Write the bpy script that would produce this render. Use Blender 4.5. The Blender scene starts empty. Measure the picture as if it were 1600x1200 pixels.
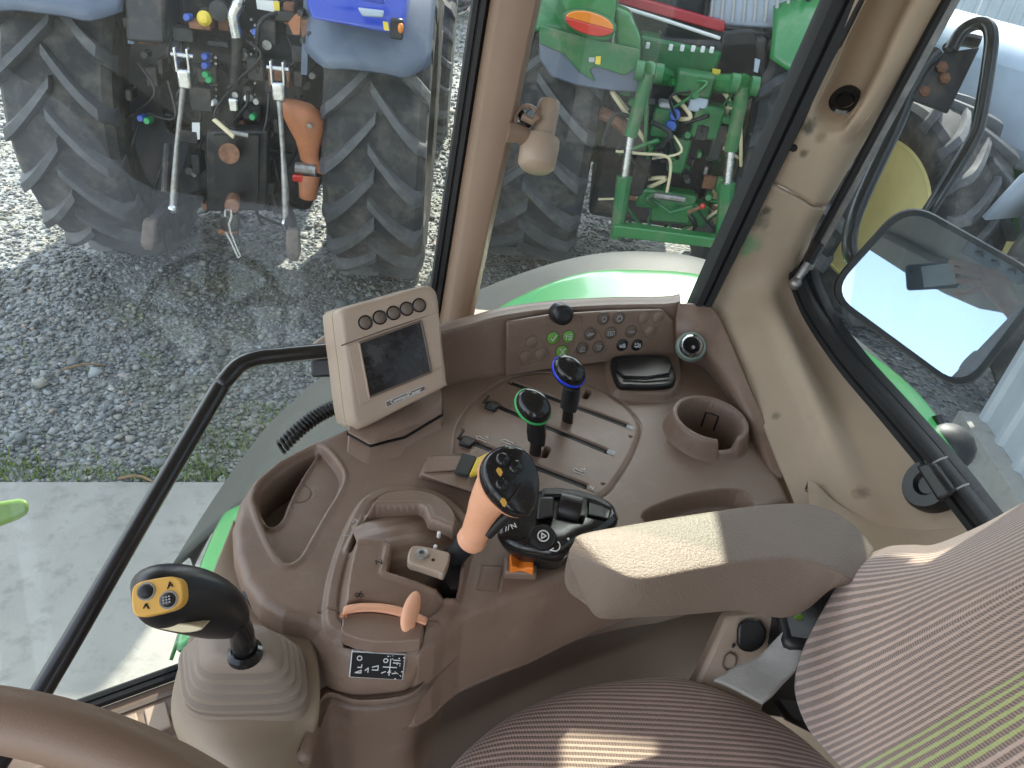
import bpy, bmesh, math, random
import numpy as np
from mathutils import Matrix, Vector
random.seed(7); rng = np.random.default_rng(11)
SC = bpy.context.scene; COL = SC.collection
# ------------------------------------------------------------------ camera
FPX = 1200.0
_d = np.array([-250., 1700., 1200.]); _d /= np.linalg.norm(_d)      # gravity in camera axes
_up = -_d; _f = np.array([0, 0, 1.]); _y = _f - (_f @ _up) * _up; _y /= np.linalg.norm(_y); _x = np.cross(_y, _up)
RM = np.array([_x, _y, _up]); CP = np.array([0, 0, 2.4])
cd = bpy.data.cameras.new('camera'); cam = bpy.data.objects.new('camera', cd); COL.objects.link(cam)
cd.sensor_width = 36; cd.sensor_fit = 'HORIZONTAL'; cd.lens = 27; cd.clip_start = 0.02; cd.clip_end = 2000
cx, cy, cz = RM @ np.array([1, 0, 0]), RM @ np.array([0, -1, 0]), RM @ np.array([0, 0, -1])
cam.matrix_world = Matrix([[cx[0], cy[0], cz[0], CP[0]], [cx[1], cy[1], cz[1], CP[1]], [cx[2], cy[2], cz[2], CP[2]], [0, 0, 0, 1]])
SC.camera = cam
# ------------------------------------------------------------------ light
SUN_AZ, SUN_EL = math.radians(8), math.radians(44)
w = bpy.data.worlds.new('World'); SC.world = w; w.use_nodes = True
nt = w.node_tree; sky = nt.nodes.new('ShaderNodeTexSky'); sky.sky_type = 'NISHITA'; sky.sun_disc = False
sky.sun_elevation = SUN_EL; sky.sun_rotation = SUN_AZ; sky.air_density = 1.0; sky.dust_density = 1.2; sky.ozone_density = 1.0
bg = nt.nodes['Background']; hs = nt.nodes.new('ShaderNodeHueSaturation'); hs.inputs['Saturation'].default_value = .42; nt.links.new(sky.outputs[0], hs.inputs['Color']); nt.links.new(hs.outputs[0], bg.inputs[0]); bg.inputs[1].default_value = 0.15
sl = bpy.data.lights.new('sun', 'SUN'); sl.energy = 2.4; sl.angle = math.radians(0.6); sl.color = (1, .91, .78)
so = bpy.data.objects.new('sun', sl); COL.objects.link(so)
SD = Vector((math.sin(SUN_AZ) * math.cos(SUN_EL), math.cos(SUN_AZ) * math.cos(SUN_EL), math.sin(SUN_EL)))
so.rotation_euler = SD.to_track_quat('Z', 'Y').to_euler(); so.location = (0, 0, 20)
SC.view_settings.view_transform = 'Standard'; SC.view_settings.look = 'None'
SC.view_settings.exposure = 2.25; SC.view_settings.gamma = 1; SC.view_settings.use_curve_mapping = False
SC.cycles.max_bounces = 10; SC.cycles.diffuse_bounces = 5; SC.cycles.transparent_max_bounces = 24; SC.cycles.glossy_bounces = 4
# ------------------------------------------------------------------ sight lines (pixel of the 1600x1200 photo -> point on a real surface)
def ray(u, v): return RM @ np.array([u - 800., v - 600., FPX])
def PZ(u, v, z): r = ray(u, v); return CP + r * ((z - 2.4) / r[2])
def PY(u, v, y): r = ray(u, v); return CP + r * (y / r[1])
def PX(u, v, x): r = ray(u, v); return CP + r * (x / r[0])
def PD(u, v, d): return CP + ray(u, v) * (d / FPX)
def PP(u, v, o, n):
    r = ray(u, v); o = np.array(o); n = np.array(n); return CP + r * (((o - CP) @ n) / (r @ n))
def local(loc, deg):                                                # same, in a thing's own frame on a plane y = const
    a = math.radians(deg); M = np.array([[math.cos(a), -math.sin(a), 0], [math.sin(a), math.cos(a), 0], [0, 0, 1]]); loc = np.array(loc, float)
    def L(u, v, y):
        o = M.T @ (CP - loc); r = M.T @ ray(u, v); return o + r * ((y - o[1]) / r[1])
    return L
# ------------------------------------------------------------------ materials
def _nodes(name):
    m = bpy.data.materials.new(name); m.use_nodes = True; t = m.node_tree; b = t.nodes['Principled BSDF']
    return m, t, b
def N(t, kind, **kw):
    n = t.nodes.new(kind)
    for k, v in kw.items():
        if k in n.inputs: n.inputs[k].default_value = v
        else: setattr(n, k, v)
    return n
def mat(name, col, rough=.5, metal=0., grain=None, var=None, coat=0., dust=None, spec=None):
    m, t, b = _nodes(name); L = t.links.new
    b.inputs['Base Color'].default_value = (*col, 1); b.inputs['Roughness'].default_value = rough; b.inputs['Metallic'].default_value = metal
    if coat: b.inputs['Coat Weight'].default_value = coat; b.inputs['Coat Roughness'].default_value = .08
    if spec is not None: b.inputs['Specular IOR Level'].default_value = spec
    tc = N(t, 'ShaderNodeTexCoord'); out = None
    if var:
        n = N(t, 'ShaderNodeTexNoise', Scale=var[0], Detail=5., Roughness=.6); L(tc.outputs['Object'], n.inputs['Vector'])
        r = N(t, 'ShaderNodeValToRGB'); L(n.outputs['Fac'], r.inputs['Fac']); k = var[1]
        r.color_ramp.elements[0].position = .3; r.color_ramp.elements[1].position = .7
        r.color_ramp.elements[0].color = (*[c * (1 - k) for c in col], 1); r.color_ramp.elements[1].color = (*[min(1, c * (1 + k)) for c in col], 1)
        out = r.outputs['Color']
        rr = N(t, 'ShaderNodeMapRange'); rr.inputs['To Min'].default_value = max(0, rough - .08); rr.inputs['To Max'].default_value = min(1, rough + .1)
        L(n.outputs['Fac'], rr.inputs['Value']); L(rr.outputs[0], b.inputs['Roughness'])
    if dust:                                                        # (colour, noise scale, threshold, amount)
        n = N(t, 'ShaderNodeTexNoise', Scale=dust[1], Detail=7., Roughness=.65); L(tc.outputs['Object'], n.inputs['Vector'])
        r = N(t, 'ShaderNodeMapRange'); r.inputs['From Min'].default_value = dust[2]; r.inputs['From Max'].default_value = dust[2] + .22; r.inputs['To Max'].default_value = dust[3]
        L(n.outputs['Fac'], r.inputs['Value'])
        mx = N(t, 'ShaderNodeMix', data_type='RGBA'); L(r.outputs[0], mx.inputs['Factor']); mx.inputs[6].default_value = (*col, 1); mx.inputs[7].default_value = (*dust[0], 1)
        if out: L(out, mx.inputs[6])
        out = mx.outputs[2]
    if out: L(out, b.inputs['Base Color'])
    if grain:
        n = N(t, 'ShaderNodeTexNoise', Scale=grain[0], Detail=2.); L(tc.outputs['Object'], n.inputs['Vector'])
        bp = N(t, 'ShaderNodeBump', Strength=grain[1], Distance=.002); L(n.outputs['Fac'], bp.inputs['Height']); L(bp.outputs[0], b.inputs['Normal'])
    return m
MT = {}
MT['brown'] = mat('brown_plastic', (.225, .155, .116), .40, grain=(520, .2), var=(14, .09), dust=((.34, .28, .23), 26, .54, .34))
MT['brownd'] = mat('dark_brown_plastic', (.13, .096, .074), .5, grain=(900, .12), var=(14, .07))
MT['pillarbrown'] = mat('pillar_brown', (.25, .165, .115), .45, grain=(900, .1), var=(8, .06))
MT['tan'] = mat('tan_plastic', (.38, .29, .22), .42, grain=(900, .1), var=(10, .06))
MT['beige'] = mat('beige_trim', (.41, .318, .228), .55, grain=(700, .14), var=(6, .08), dust=((.25, .20, .15), 16, .60, .4))
def stain(m, spots):                                                # scuffs and paint smears with a shape of their own, at their place on the trim
    t = m.node_tree; L = t.links.new; b = t.nodes['Principled BSDF']; cur = b.inputs['Base Color'].links[0].from_socket
    tc = N(t, 'ShaderNodeTexCoord'); nz = N(t, 'ShaderNodeTexNoise', Scale=60., Detail=6., Roughness=.7); L(tc.outputs['Object'], nz.inputs['Vector'])
    for c, r, col, k in spots:
        vm = N(t, 'ShaderNodeVectorMath', operation='DISTANCE'); L(tc.outputs['Object'], vm.inputs[0]); vm.inputs[1].default_value = tuple(c)
        a = N(t, 'ShaderNodeMath', operation='DIVIDE'); L(vm.outputs['Value'], a.inputs[0]); a.inputs[1].default_value = r
        q = N(t, 'ShaderNodeMath', operation='MULTIPLY_ADD'); L(nz.outputs['Fac'], q.inputs[0]); q.inputs[1].default_value = 1.6; L(a.outputs[0], q.inputs[2])
        mr = N(t, 'ShaderNodeMapRange'); L(q.outputs[0], mr.inputs['Value']); mr.inputs['From Min'].default_value = 1.7; mr.inputs['From Max'].default_value = 1.05; mr.inputs['To Max'].default_value = k
        mx = N(t, 'ShaderNodeMix', data_type='RGBA'); L(mr.outputs[0], mx.inputs['Factor']); L(cur, mx.inputs[6]); mx.inputs[7].default_value = (*col, 1); cur = mx.outputs[2]
    L(cur, b.inputs['Base Color'])
MT['bellows'] = mat('bellows_rubber', (.24, .19, .15), .6, grain=(700, .14), var=(10, .08))
MT['pedestal'] = mat('pedestal_plastic', (.27, .205, .145), .5, grain=(800, .1), var=(8, .08))
MT['armpad'] = mat('grained_pad', (.21, .163, .128), .5, grain=(420, .5), var=(12, .06))
MT['rubber'] = mat('black_rubber', (.011, .012, .014), .55, grain=(300, .1), var=(20, .2))
MT['black'] = mat('black_plastic', (.012, .012, .013), .36, grain=(700, .1), dust=((.10, .09, .085), 60, .62, .16))
MT['gloss'] = mat('gloss_black', (.012, .012, .013), .16, dust=((.10, .095, .09), 200, .6, .35))
MT['paintblack'] = mat('black_paint', (.012, .012, .013), .28, coat=.4)
MT['orange'] = mat('faded_orange', (.80, .40, .24), .45, grain=(600, .08), var=(20, .08))
MT['orangesw'] = mat('orange_switch', (.85, .22, .02), .4)
MT['white'] = mat('white_print', (.75, .75, .74), .6)
MT['greyprint'] = mat('grey_print', (.42, .42, .43), .6)
MT['greenb'] = mat('green_button', (.16, .40, .06), .4)
MT['greenr'] = mat('green_ring', (.05, .42, .12), .35)
MT['bluer'] = mat('blue_ring', (.02, .06, .75), .35)
MT['yellow'] = mat('yellow_plastic', (.78, .58, .06), .45)
MT['amber'] = mat('amber_plate', (.72, .40, .07), .4)
MT['cream'] = mat('cream_insert', (.72, .62, .40), .5)
MT['chrome'] = mat('bright_steel', (.68, .69, .70), .25, metal=1, var=(40, .2))
MT['steel'] = mat('worn_steel', (.32, .31, .30), .45, metal=.8, var=(30, .35), dust=((.22, .12, .07), 25, .55, .7))
MT['greenpaint'] = mat('green_paint', (.022, .185, .045), .3, coat=.5, var=(3, .1), dust=((.28, .27, .2), 9, .52, .35))
MT['greendusty'] = mat('dusty_green_paint', (.022, .15, .045), .42, var=(6, .2), dust=((.24, .20, .14), 10, .5, .55))
MT['bluepaint'] = mat('blue_paint', (.015, .05, .42), .3, coat=.6, var=(4, .1))
MT['greyfender'] = mat('grey_blue_fender', (.105, .13, .185), .42, var=(4, .15), dust=((.3, .29, .27), 8, .55, .3))
MT['greyflap'] = mat('grey_flap', (.036, .040, .039), .52, grain=(160, .12), var=(6, .1), spec=.28)
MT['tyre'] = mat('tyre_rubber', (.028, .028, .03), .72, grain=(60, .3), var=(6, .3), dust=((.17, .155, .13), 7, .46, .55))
MT['lug'] = mat('skylit_tyre_lug', (.08, .082, .088), .6, grain=(90, .4), var=(8, .25), dust=((.20, .19, .17), 12, .5, .5))  # lighter than the carcass: sky highlights put into the lug colour, plus dust
MT['hook'] = mat('worn_brown_iron', (.11, .082, .066), .6, metal=.2, var=(25, .4))
MT['darkmetal'] = mat('dark_greasy_metal', (.022, .022, .024), .5, metal=.1, var=(20, .5), dust=((.13, .10, .075), 12, .5, .6))
MT['rust'] = mat('rusty_iron', (.22, .10, .055), .75, var=(30, .4))
MT['rustorange'] = mat('weathered_orange_paint', (.46, .17, .075), .5, var=(8, .2), dust=((.2, .13, .09), 10, .55, .4))
MT['bluecap'] = mat('blue_cap', (.04, .10, .42), .4)
MT['greencap'] = mat('green_cap', (.03, .35, .12), .4)
MT['red'] = mat('red_lens', (.55, .03, .02), .2, coat=.6)
MT['redpaint'] = mat('red_paint', (.38, .018, .03), .35, coat=.4)
MT['amberlens'] = mat('amber_lens', (.75, .22, .02), .2, coat=.6)
MT['headliner'] = mat('headliner', (.46, .385, .30), .85, grain=(500, .2), var=(8, .05))
MT['roofplastic'] = mat('roof_plastic', (.42, .36, .28), .6, var=(8, .05))
MT['shed'] = mat('shed_sheet', (.42, .46, .48), .5, var=(1.5, .1), dust=((.3, .3, .28), 2, .55, .3))
MT['strap'] = mat('grey_webbing', (.34, .33, .31), .7, grain=(500, .4), var=(30, .12))
MT['skin'] = mat('skin', (.80, .47, .35), .5, grain=(300, .1), var=(60, .12))
MT['sleeve'] = mat('navy_sleeve', (.03, .04, .09), .8, grain=(400, .3), var=(20, .2))
MT['phone'] = mat('phone_back', (.05, .055, .06), .25, coat=.5)
MT['limegreen'] = mat('lime_plastic', (.11, .20, .025), .4, var=(20, .12))
MT['yellowrim'] = mat('yellow_rim_paint', (.70, .60, .26), .4, var=(4, .1), dust=((.4, .33, .2), 6, .55, .3))
MT['label'] = mat('black_label', (.008, .008, .009), .6, spec=.25)
MT['glassdark'] = mat('tinted_cab_glass', (.05, .06, .06), .06, spec=.7)
MT['twig'] = mat('dry_twig', (.22, .14, .08), .9, var=(30, .3))
MT['bluegrey'] = mat('pale_blue_panel', (.40, .46, .55), .4, var=(3, .15))
# window glass: clear sheet, mirror reflection at grazing angles, dust film and scratches lit by whatever light falls on it
def glass_mat(name, tint=(.93, .965, .95), film=.03):
    m, t, b = _nodes(name); L = t.links.new; out = t.nodes['Material Output']; t.nodes.remove(b)
    tr = N(t, 'ShaderNodeBsdfTransparent'); tr.inputs[0].default_value = (*tint, 1)
    gl = N(t, 'ShaderNodeBsdfGlossy', Roughness=.02); fr = N(t, 'ShaderNodeLayerWeight'); fr.inputs['Blend'].default_value = .5
    pw = N(t, 'ShaderNodeMath', operation='POWER'); pw.inputs[1].default_value = 5.; L(fr.outputs['Facing'], pw.inputs[0])
    sf = N(t, 'ShaderNodeMath', operation='MULTIPLY_ADD'); L(pw.outputs[0], sf.inputs[0]); sf.inputs[1].default_value = .9; sf.inputs[2].default_value = .025
    mx = N(t, 'ShaderNodeMixShader'); L(sf.outputs[0], mx.inputs[0]); L(tr.outputs[0], mx.inputs[1]); L(gl.outputs[0], mx.inputs[2])
    tl = N(t, 'ShaderNodeBsdfTranslucent'); df = N(t, 'ShaderNodeBsdfDiffuse')
    for n in (tl, df): n.inputs[0].default_value = (.8, .82, .8, 1)
    dm = N(t, 'ShaderNodeMixShader'); dm.inputs[0].default_value = .4; L(tl.outputs[0], dm.inputs[1]); L(df.outputs[0], dm.inputs[2])
    tc = N(t, 'ShaderNodeTexCoord')
    n1 = N(t, 'ShaderNodeTexNoise', Scale=3., Detail=6., Roughness=.6, Distortion=.6); L(tc.outputs['Object'], n1.inputs['Vector'])
    r1 = N(t, 'ShaderNodeMapRange'); r1.inputs['From Min'].default_value = .35; r1.inputs['From Max'].default_value = .75; r1.inputs['To Min'].default_value = film * .35; r1.inputs['To Max'].default_value = film * 2.0
    L(n1.outputs['Fac'], r1.inputs['Value'])
    sp = N(t, 'ShaderNodeTexVoronoi', Scale=70.); L(tc.outputs['Object'], sp.inputs['Vector'])          # specks
    r2 = N(t, 'ShaderNodeMapRange'); r2.inputs['From Min'].default_value = .10; r2.inputs['From Max'].default_value = .05; r2.inputs['To Max'].default_value = film * 5
    L(sp.outputs['Distance'], r2.inputs['Value'])
    mp = N(t, 'ShaderNodeMapping'); mp.inputs['Rotation'].default_value = (.3, .9, .4); mp.inputs['Scale'].default_value = (4, 160, 160); L(tc.outputs['Object'], mp.inputs['Vector'])
    n3 = N(t, 'ShaderNodeTexNoise', Scale=1.2, Detail=2.); L(mp.outputs[0], n3.inputs['Vector'])            # scratches
    r3 = N(t, 'ShaderNodeMapRange'); r3.inputs['From Min'].default_value = .72; r3.inputs['From Max'].default_value = .78; r3.inputs['To Max'].default_value = film * 3
    L(n3.outputs['Fac'], r3.inputs['Value'])
    a1 = N(t, 'ShaderNodeMath'); L(r1.outputs[0], a1.inputs[0]); L(r2.outputs[0], a1.inputs[1])
    a2 = N(t, 'ShaderNodeMath', use_clamp=True); L(a1.outputs[0], a2.inputs[0]); L(r3.outputs[0], a2.inputs[1])
    mm = N(t, 'ShaderNodeMixShader'); L(a2.outputs[0], mm.inputs[0]); L(mx.outputs[0], mm.inputs[1]); L(dm.outputs[0], mm.inputs[2])
    L(mm.outputs[0], out.inputs['Surface']); return m
MT['glass'] = glass_mat('window_glass', film=.010)
MT['glassr'] = glass_mat('rear_window_glass', (.90, .95, .96), film=.009)
m, t, b = _nodes('mirror_silver'); b.inputs['Metallic'].default_value = 1; b.inputs['Roughness'].default_value = .015; b.inputs['Base Color'].default_value = (.45, .50, .58, 1); MT['mirror'] = m
m, t, b = _nodes('screen_lcd'); b.inputs['Base Color'].default_value = (.010, .011, .014, 1); b.inputs['Roughness'].default_value = .14
_tc = N(t, 'ShaderNodeTexCoord'); _n = N(t, 'ShaderNodeTexNoise', Scale=22., Detail=8., Roughness=.7); t.links.new(_tc.outputs['Object'], _n.inputs['Vector'])
_r = N(t, 'ShaderNodeMapRange'); _r.inputs['From Min'].default_value = .45; _r.inputs['From Max'].default_value = .8; _r.inputs['To Min'].default_value = .1; _r.inputs['To Max'].default_value = .6
t.links.new(_n.outputs['Fac'], _r.inputs['Value']); t.links.new(_r.outputs[0], b.inputs['Roughness'])
_c = N(t, 'ShaderNodeValToRGB'); _c.color_ramp.elements[0].position = .45; _c.color_ramp.elements[0].color = (.010, .011, .014, 1); _c.color_ramp.elements[1].position = .8; _c.color_ramp.elements[1].color = (.06, .06, .06, 1)
t.links.new(_n.outputs['Fac'], _c.inputs['Fac']); t.links.new(_c.outputs[0], b.inputs['Base Color']); MT['screen'] = m
# woven seat fabric: U counts stripes, V runs along them in metres
def fabric(name, green=None):
    m, t, b = _nodes(name); L = t.links.new; b.inputs['Roughness'].default_value = .9; b.inputs['Sheen Weight'].default_value = .3
    uv = N(t, 'ShaderNodeUVMap'); s = N(t, 'ShaderNodeSeparateXYZ'); L(uv.outputs[0], s.inputs[0])
    def mth(op, a, bb=None, **k):
        n = N(t, 'ShaderNodeMath', operation=op, **k)
        for i, q in enumerate((a, bb)):
            if q is None: continue
            if isinstance(q, (int, float)): n.inputs[i].default_value = q
            else: L(q, n.inputs[i])
        return n.outputs[0]
    tc = N(t, 'ShaderNodeTexCoord'); nz = N(t, 'ShaderNodeTexNoise', Scale=260., Detail=3.); L(tc.outputs['Object'], nz.inputs['Vector'])
    nz2 = N(t, 'ShaderNodeTexNoise', Scale=9., Detail=3.); L(tc.outputs['Object'], nz2.inputs['Vector'])
    wob = mth('MULTIPLY', mth('SUBTRACT', nz.outputs['Fac'], .5), .22)
    f = mth('FRACT', mth('ADD', s.outputs[0], wob)); tri = mth('ABSOLUTE', mth('SUBTRACT', f, .5))       # 0 in the stripe, .5 between
    wv = mth('ADD', mth('MULTIPLY', mth('SINE', mth('MULTIPLY', mth('ADD', s.outputs[1], mth('MULTIPLY', s.outputs[0], .0021)), 1900.)), .5), .5)
    band = N(t, 'ShaderNodeMapRange'); band.interpolation_type = 'SMOOTHSTEP'; band.inputs['From Min'].default_value = .22; band.inputs['From Max'].default_value = .34; band.inputs['To Min'].default_value = 1; band.inputs['To Max'].default_value = 0
    L(tri, band.inputs['Value'])
    dark = mth('MULTIPLY', band.outputs[0], mth('ADD', mth('MULTIPLY', wv, .45), .5))
    c = N(t, 'ShaderNodeMix', data_type='RGBA'); c.inputs[6].default_value = (.54, .39, .325, 1); c.inputs[7].default_value = (.125, .082, .066, 1); L(dark, c.inputs['Factor'])
    outc = c.outputs[2]
    if green:
        g1 = mth('MULTIPLY', mth('GREATER_THAN', s.outputs[0], green[0]), mth('LESS_THAN', s.outputs[0], green[1]))
        inv = mth('SUBTRACT', 1., band.outputs[0]); gg = mth('MULTIPLY', g1, mth('MULTIPLY', inv, mth('ADD', mth('MULTIPLY', wv, .6), .25)))
        c2 = N(t, 'ShaderNodeMix', data_type='RGBA'); L(gg, c2.inputs['Factor']); L(outc, c2.inputs[6]); c2.inputs[7].default_value = (.30, .50, .06, 1); outc = c2.outputs[2]
    mu = N(t, 'ShaderNodeMix', data_type='RGBA', blend_type='MULTIPLY'); mu.inputs['Factor'].default_value = 1; L(outc, mu.inputs[6])
    vr = N(t, 'ShaderNodeMapRange'); vr.inputs['To Min'].default_value = .82; vr.inputs['To Max'].default_value = 1.15; L(nz2.outputs['Fac'], vr.inputs['Value'])
    L(vr.outputs[0], mu.inputs[7]); L(mu.outputs[2], b.inputs['Base Color'])
    h = mth('ADD', mth('MULTIPLY', mth('SUBTRACT', 1., band.outputs[0]), .8), mth('ADD', mth('MULTIPLY', wv, .25), mth('MULTIPLY', nz.outputs['Fac'], .3)))
    bp = N(t, 'ShaderNodeBump', Strength=.6, Distance=.0015); L(h, bp.inputs['Height']); L(bp.outputs[0], b.inputs['Normal']); return m
MT['fabseat'] = fabric('seat_cushion_fabric')
# gravel bed and stones, concrete
def gravel_mat(name, island):
    m, t, b = _nodes(name); L = t.links.new; b.inputs['Roughness'].default_value = .85
    tc = N(t, 'ShaderNodeTexCoord')
    n2 = N(t, 'ShaderNodeTexNoise', Scale=.9, Detail=6., Roughness=.65); L(tc.outputs['Object'], n2.inputs['Vector'])
    if island:
        g = N(t, 'ShaderNodeNewGeometry'); src = g.outputs['Random Per Island']
    else:
        v = N(t, 'ShaderNodeTexVoronoi', Scale=34.); L(tc.outputs['Object'], v.inputs['Vector']); sx = N(t, 'ShaderNodeSeparateColor'); L(v.outputs['Color'], sx.inputs[0]); src = sx.outputs[0]
        bp = N(t, 'ShaderNodeBump', Strength=1., Distance=.02); bp.invert = True; L(v.outputs['Distance'], bp.inputs['Height']); L(bp.outputs[0], b.inputs['Normal'])
    r = N(t, 'ShaderNodeValToRGB'); L(src, r.inputs['Fac']); e = r.color_ramp.elements
    e[0].position = 0; e[0].color = (.075, .085, .092, 1); e[1].position = 1; e[1].color = (.50, .52, .52, 1)
    for p, c in ((.35, (.185, .195, .196, 1)), (.7, (.26, .27, .265, 1)), (.86, (.26, .245, .20, 1)), (.90, (.29, .31, .315, 1)), (.985, (.30, .32, .33, 1)), (.99, (.33, .22, .16, 1))):
        q = e.new(p); q.color = c
    mr = N(t, 'ShaderNodeMapRange'); mr.inputs['From Min'].default_value = .50; mr.inputs['From Max'].default_value = .70; mr.inputs['To Max'].default_value = .62 if island else .8
    L(n2.outputs['Fac'], mr.inputs['Value'])
    mx = N(t, 'ShaderNodeMix', data_type='RGBA'); L(mr.outputs[0], mx.inputs['Factor']); L(r.outputs[0], mx.inputs[6]); mx.inputs[7].default_value = (.17, .17, .09, 1)
    L(mx.outputs[2], b.inputs['Base Color']); return m
MT['gravelbed'] = gravel_mat('gravel_bed', False); MT['stones'] = gravel_mat('gravel_stone', True)
MT['concrete'] = mat('concrete', (.285, .28, .255), .8, grain=(90, .8), var=(1.6, .2), dust=((.11, .105, .09), 11, .52, .6))
m, t, b = _nodes('grass_blade'); b.inputs['Roughness'].default_value = .6
_g = N(t, 'ShaderNodeNewGeometry'); _r = N(t, 'ShaderNodeValToRGB'); t.links.new(_g.outputs['Random Per Island'], _r.inputs[0]); _r.color_ramp.elements[0].color = (.08, .16, .02, 1); _r.color_ramp.elements[1].color = (.20, .27, .06, 1); t.links.new(_r.outputs[0], b.inputs['Base Color']); MT['grass'] = m
# ------------------------------------------------------------------ object helpers
WB = {}
def thing(name, label, cat, loc=(0, 0, 0), rot=0., group=None, world=True):
    o = bpy.data.objects.new(name, None); COL.objects.link(o); o.empty_display_size = .05
    o.location = loc; o.rotation_euler = (0, 0, math.radians(rot)); o['label'] = label; o['category'] = cat
    if group: o['group'] = group
    if world: WB[o.name] = Matrix.Translation(-Vector(loc))
    return o
def tag(o, label, cat, group=None):
    o['label'] = label; o['category'] = cat
    if group: o['group'] = group
    return o
def link(name, me, parent=None):
    o = bpy.data.objects.new(name, me); COL.objects.link(o)
    if parent:
        o.parent = parent
        if parent.name in WB: o.matrix_parent_inverse = WB[parent.name]
    return o
def obj(name, V, F, m, parent=None, smooth=35, bevel=0, seg=2, sub=0, solid=0, uv=None, label=None):
    me = bpy.data.meshes.new(name); me.from_pydata([tuple(map(float, p)) for p in V], [], [tuple(map(int, f)) for f in F]); me.update()
    bm = bmesh.new(); bm.from_mesh(me); bmesh.ops.recalc_face_normals(bm, faces=bm.faces); bm.to_mesh(me); bm.free()
    if uv is not None:
        ul = me.uv_layers.new(name='UVMap'); idx = np.empty(len(me.loops), int); me.loops.foreach_get('vertex_index', idx); ul.data.foreach_set('uv', np.asarray(uv, float)[idx].ravel())
    if smooth:
        me.polygons.foreach_set('use_smooth', [True] * len(me.polygons))
        if smooth < 180: me.set_sharp_from_angle(angle=math.radians(smooth))
    me.materials.append(MT[m] if isinstance(m, str) else m)
    o = link(name, me, parent)
    if solid: md = o.modifiers.new('thickness', 'SOLIDIFY'); md.thickness = solid; md.offset = -1
    if bevel: md = o.modifiers.new('bevel', 'BEVEL'); md.width = bevel; md.segments = seg; md.limit_method = 'ANGLE'; md.angle_limit = math.radians(28)
    if sub: md = o.modifiers.new('smooth', 'SUBSURF'); md.levels = sub; md.render_levels = sub
    if label: o['label'] = label
    return o
class MB:
    def __init__(s): s.V = []; s.F = []
    def add(s, V, F):
        k = len(s.V); s.V += [np.array(p, float) for p in V]; s.F += [tuple(i + k for i in f) for f in F]; return s
    def box(s, c, size, R=None):
        c = np.array(c, float); h = np.array(size, float) / 2; R = np.eye(3) if R is None else R
        V = [c + R @ (h * np.array([x, y, z])) for z in (-1, 1) for y in (-1, 1) for x in (-1, 1)]
        return s.add(V, [(0, 2, 3, 1), (4, 5, 7, 6), (0, 1, 5, 4), (2, 6, 7, 3), (0, 4, 6, 2), (1, 3, 7, 5)])
    def tube(s, pts, r, n=10, cap=True):
        pts = [np.array(p, float) for p in pts]; rr = r if hasattr(r, '__len__') else [r] * len(pts)
        k = len(s.V); up = None
        for i, p in enumerate(pts):
            tg = pts[min(i + 1, len(pts) - 1)] - pts[max(i - 1, 0)]; tg = tg / (np.linalg.norm(tg) + 1e-12)
            if up is None:
                up = np.array([0, 0, 1.]) if abs(tg[2]) < .9 else np.array([1., 0, 0])
            up = up - (up @ tg) * tg; up /= np.linalg.norm(up); sd = np.cross(tg, up)
            for j in range(n):
                a = 2 * math.pi * j / n; s.V.append(p + rr[i] * (math.cos(a) * up + math.sin(a) * sd))
        for i in range(len(pts) - 1):
            for j in range(n):
                s.F.append((k + i * n + j, k + i * n + (j + 1) % n, k + (i + 1) * n + (j + 1) % n, k + (i + 1) * n + j))
        if cap: s.F.append(tuple(k + j for j in range(n))[::-1]); s.F.append(tuple(k + (len(pts) - 1) * n + j for j in range(n)))
        return s
    def lathe(s, prof, o, ax, n=24, cap=True, sx=1., ref=None):
        o = np.array(o, float); ax = np.array(ax, float); ax /= np.linalg.norm(ax)
        u = np.array(ref, float) if ref is not None else (np.array([1., 0, 0]) if abs(ax[0]) < .9 else np.array([0, 1., 0]))
        u = u - (u @ ax) * ax; u /= np.linalg.norm(u); v = np.cross(ax, u); k = len(s.V)
        for r, h in prof:
            for j in range(n):
                a = 2 * math.pi * j / n; s.V.append(o + ax * h + r * (sx * math.cos(a) * u + math.sin(a) * v))
        for i in range(len(prof) - 1):
            for j in range(n): s.F.append((k + i * n + j, k + i * n + (j + 1) % n, k + (i + 1) * n + (j + 1) % n, k + (i + 1) * n + j))
        if cap: s.F.append(tuple(k + j for j in range(n))[::-1]); s.F.append(tuple(k + (len(prof) - 1) * n + j for j in range(n)))
        return s
    def loft(s, rings, cap=True, closed=True):
        k = len(s.V); n = len(rings[0])
        for r in rings: s.V += [np.array(p, float) for p in r]
        for i in range(len(rings) - 1):
            for j in range(n if closed else n - 1):
                s.F.append((k + i * n + j, k + i * n + (j + 1) % n, k + (i + 1) * n + (j + 1) % n, k + (i + 1) * n + j))
        if cap: s.F.append(tuple(k + j for j in range(n))[::-1]); s.F.append(tuple(k + (len(rings) - 1) * n + j for j in range(n)))
        return s
    def prism(s, outline, off):
        off = np.array(off, float); a = [np.array(p, float) for p in outline]; return s.loft([a, [p + off for p in a]])
    def ball(s, c, r, n=16, R=None):
        r = np.array(r, float) * np.ones(3); R = np.eye(3) if R is None else R; c = np.array(c, float); rings = []
        for i in range(1, n // 2):
            a = math.pi * i / (n // 2); rings.append([c + R @ (r * np.array([math.sin(a) * math.cos(2 * math.pi * j / n), math.sin(a) * math.sin(2 * math.pi * j / n), -math.cos(a)])) for j in range(n)])
        return s.loft(rings)
    def out(s, name, m, parent=None, **k): return obj(name, s.V, s.F, m, parent, **k)
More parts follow.
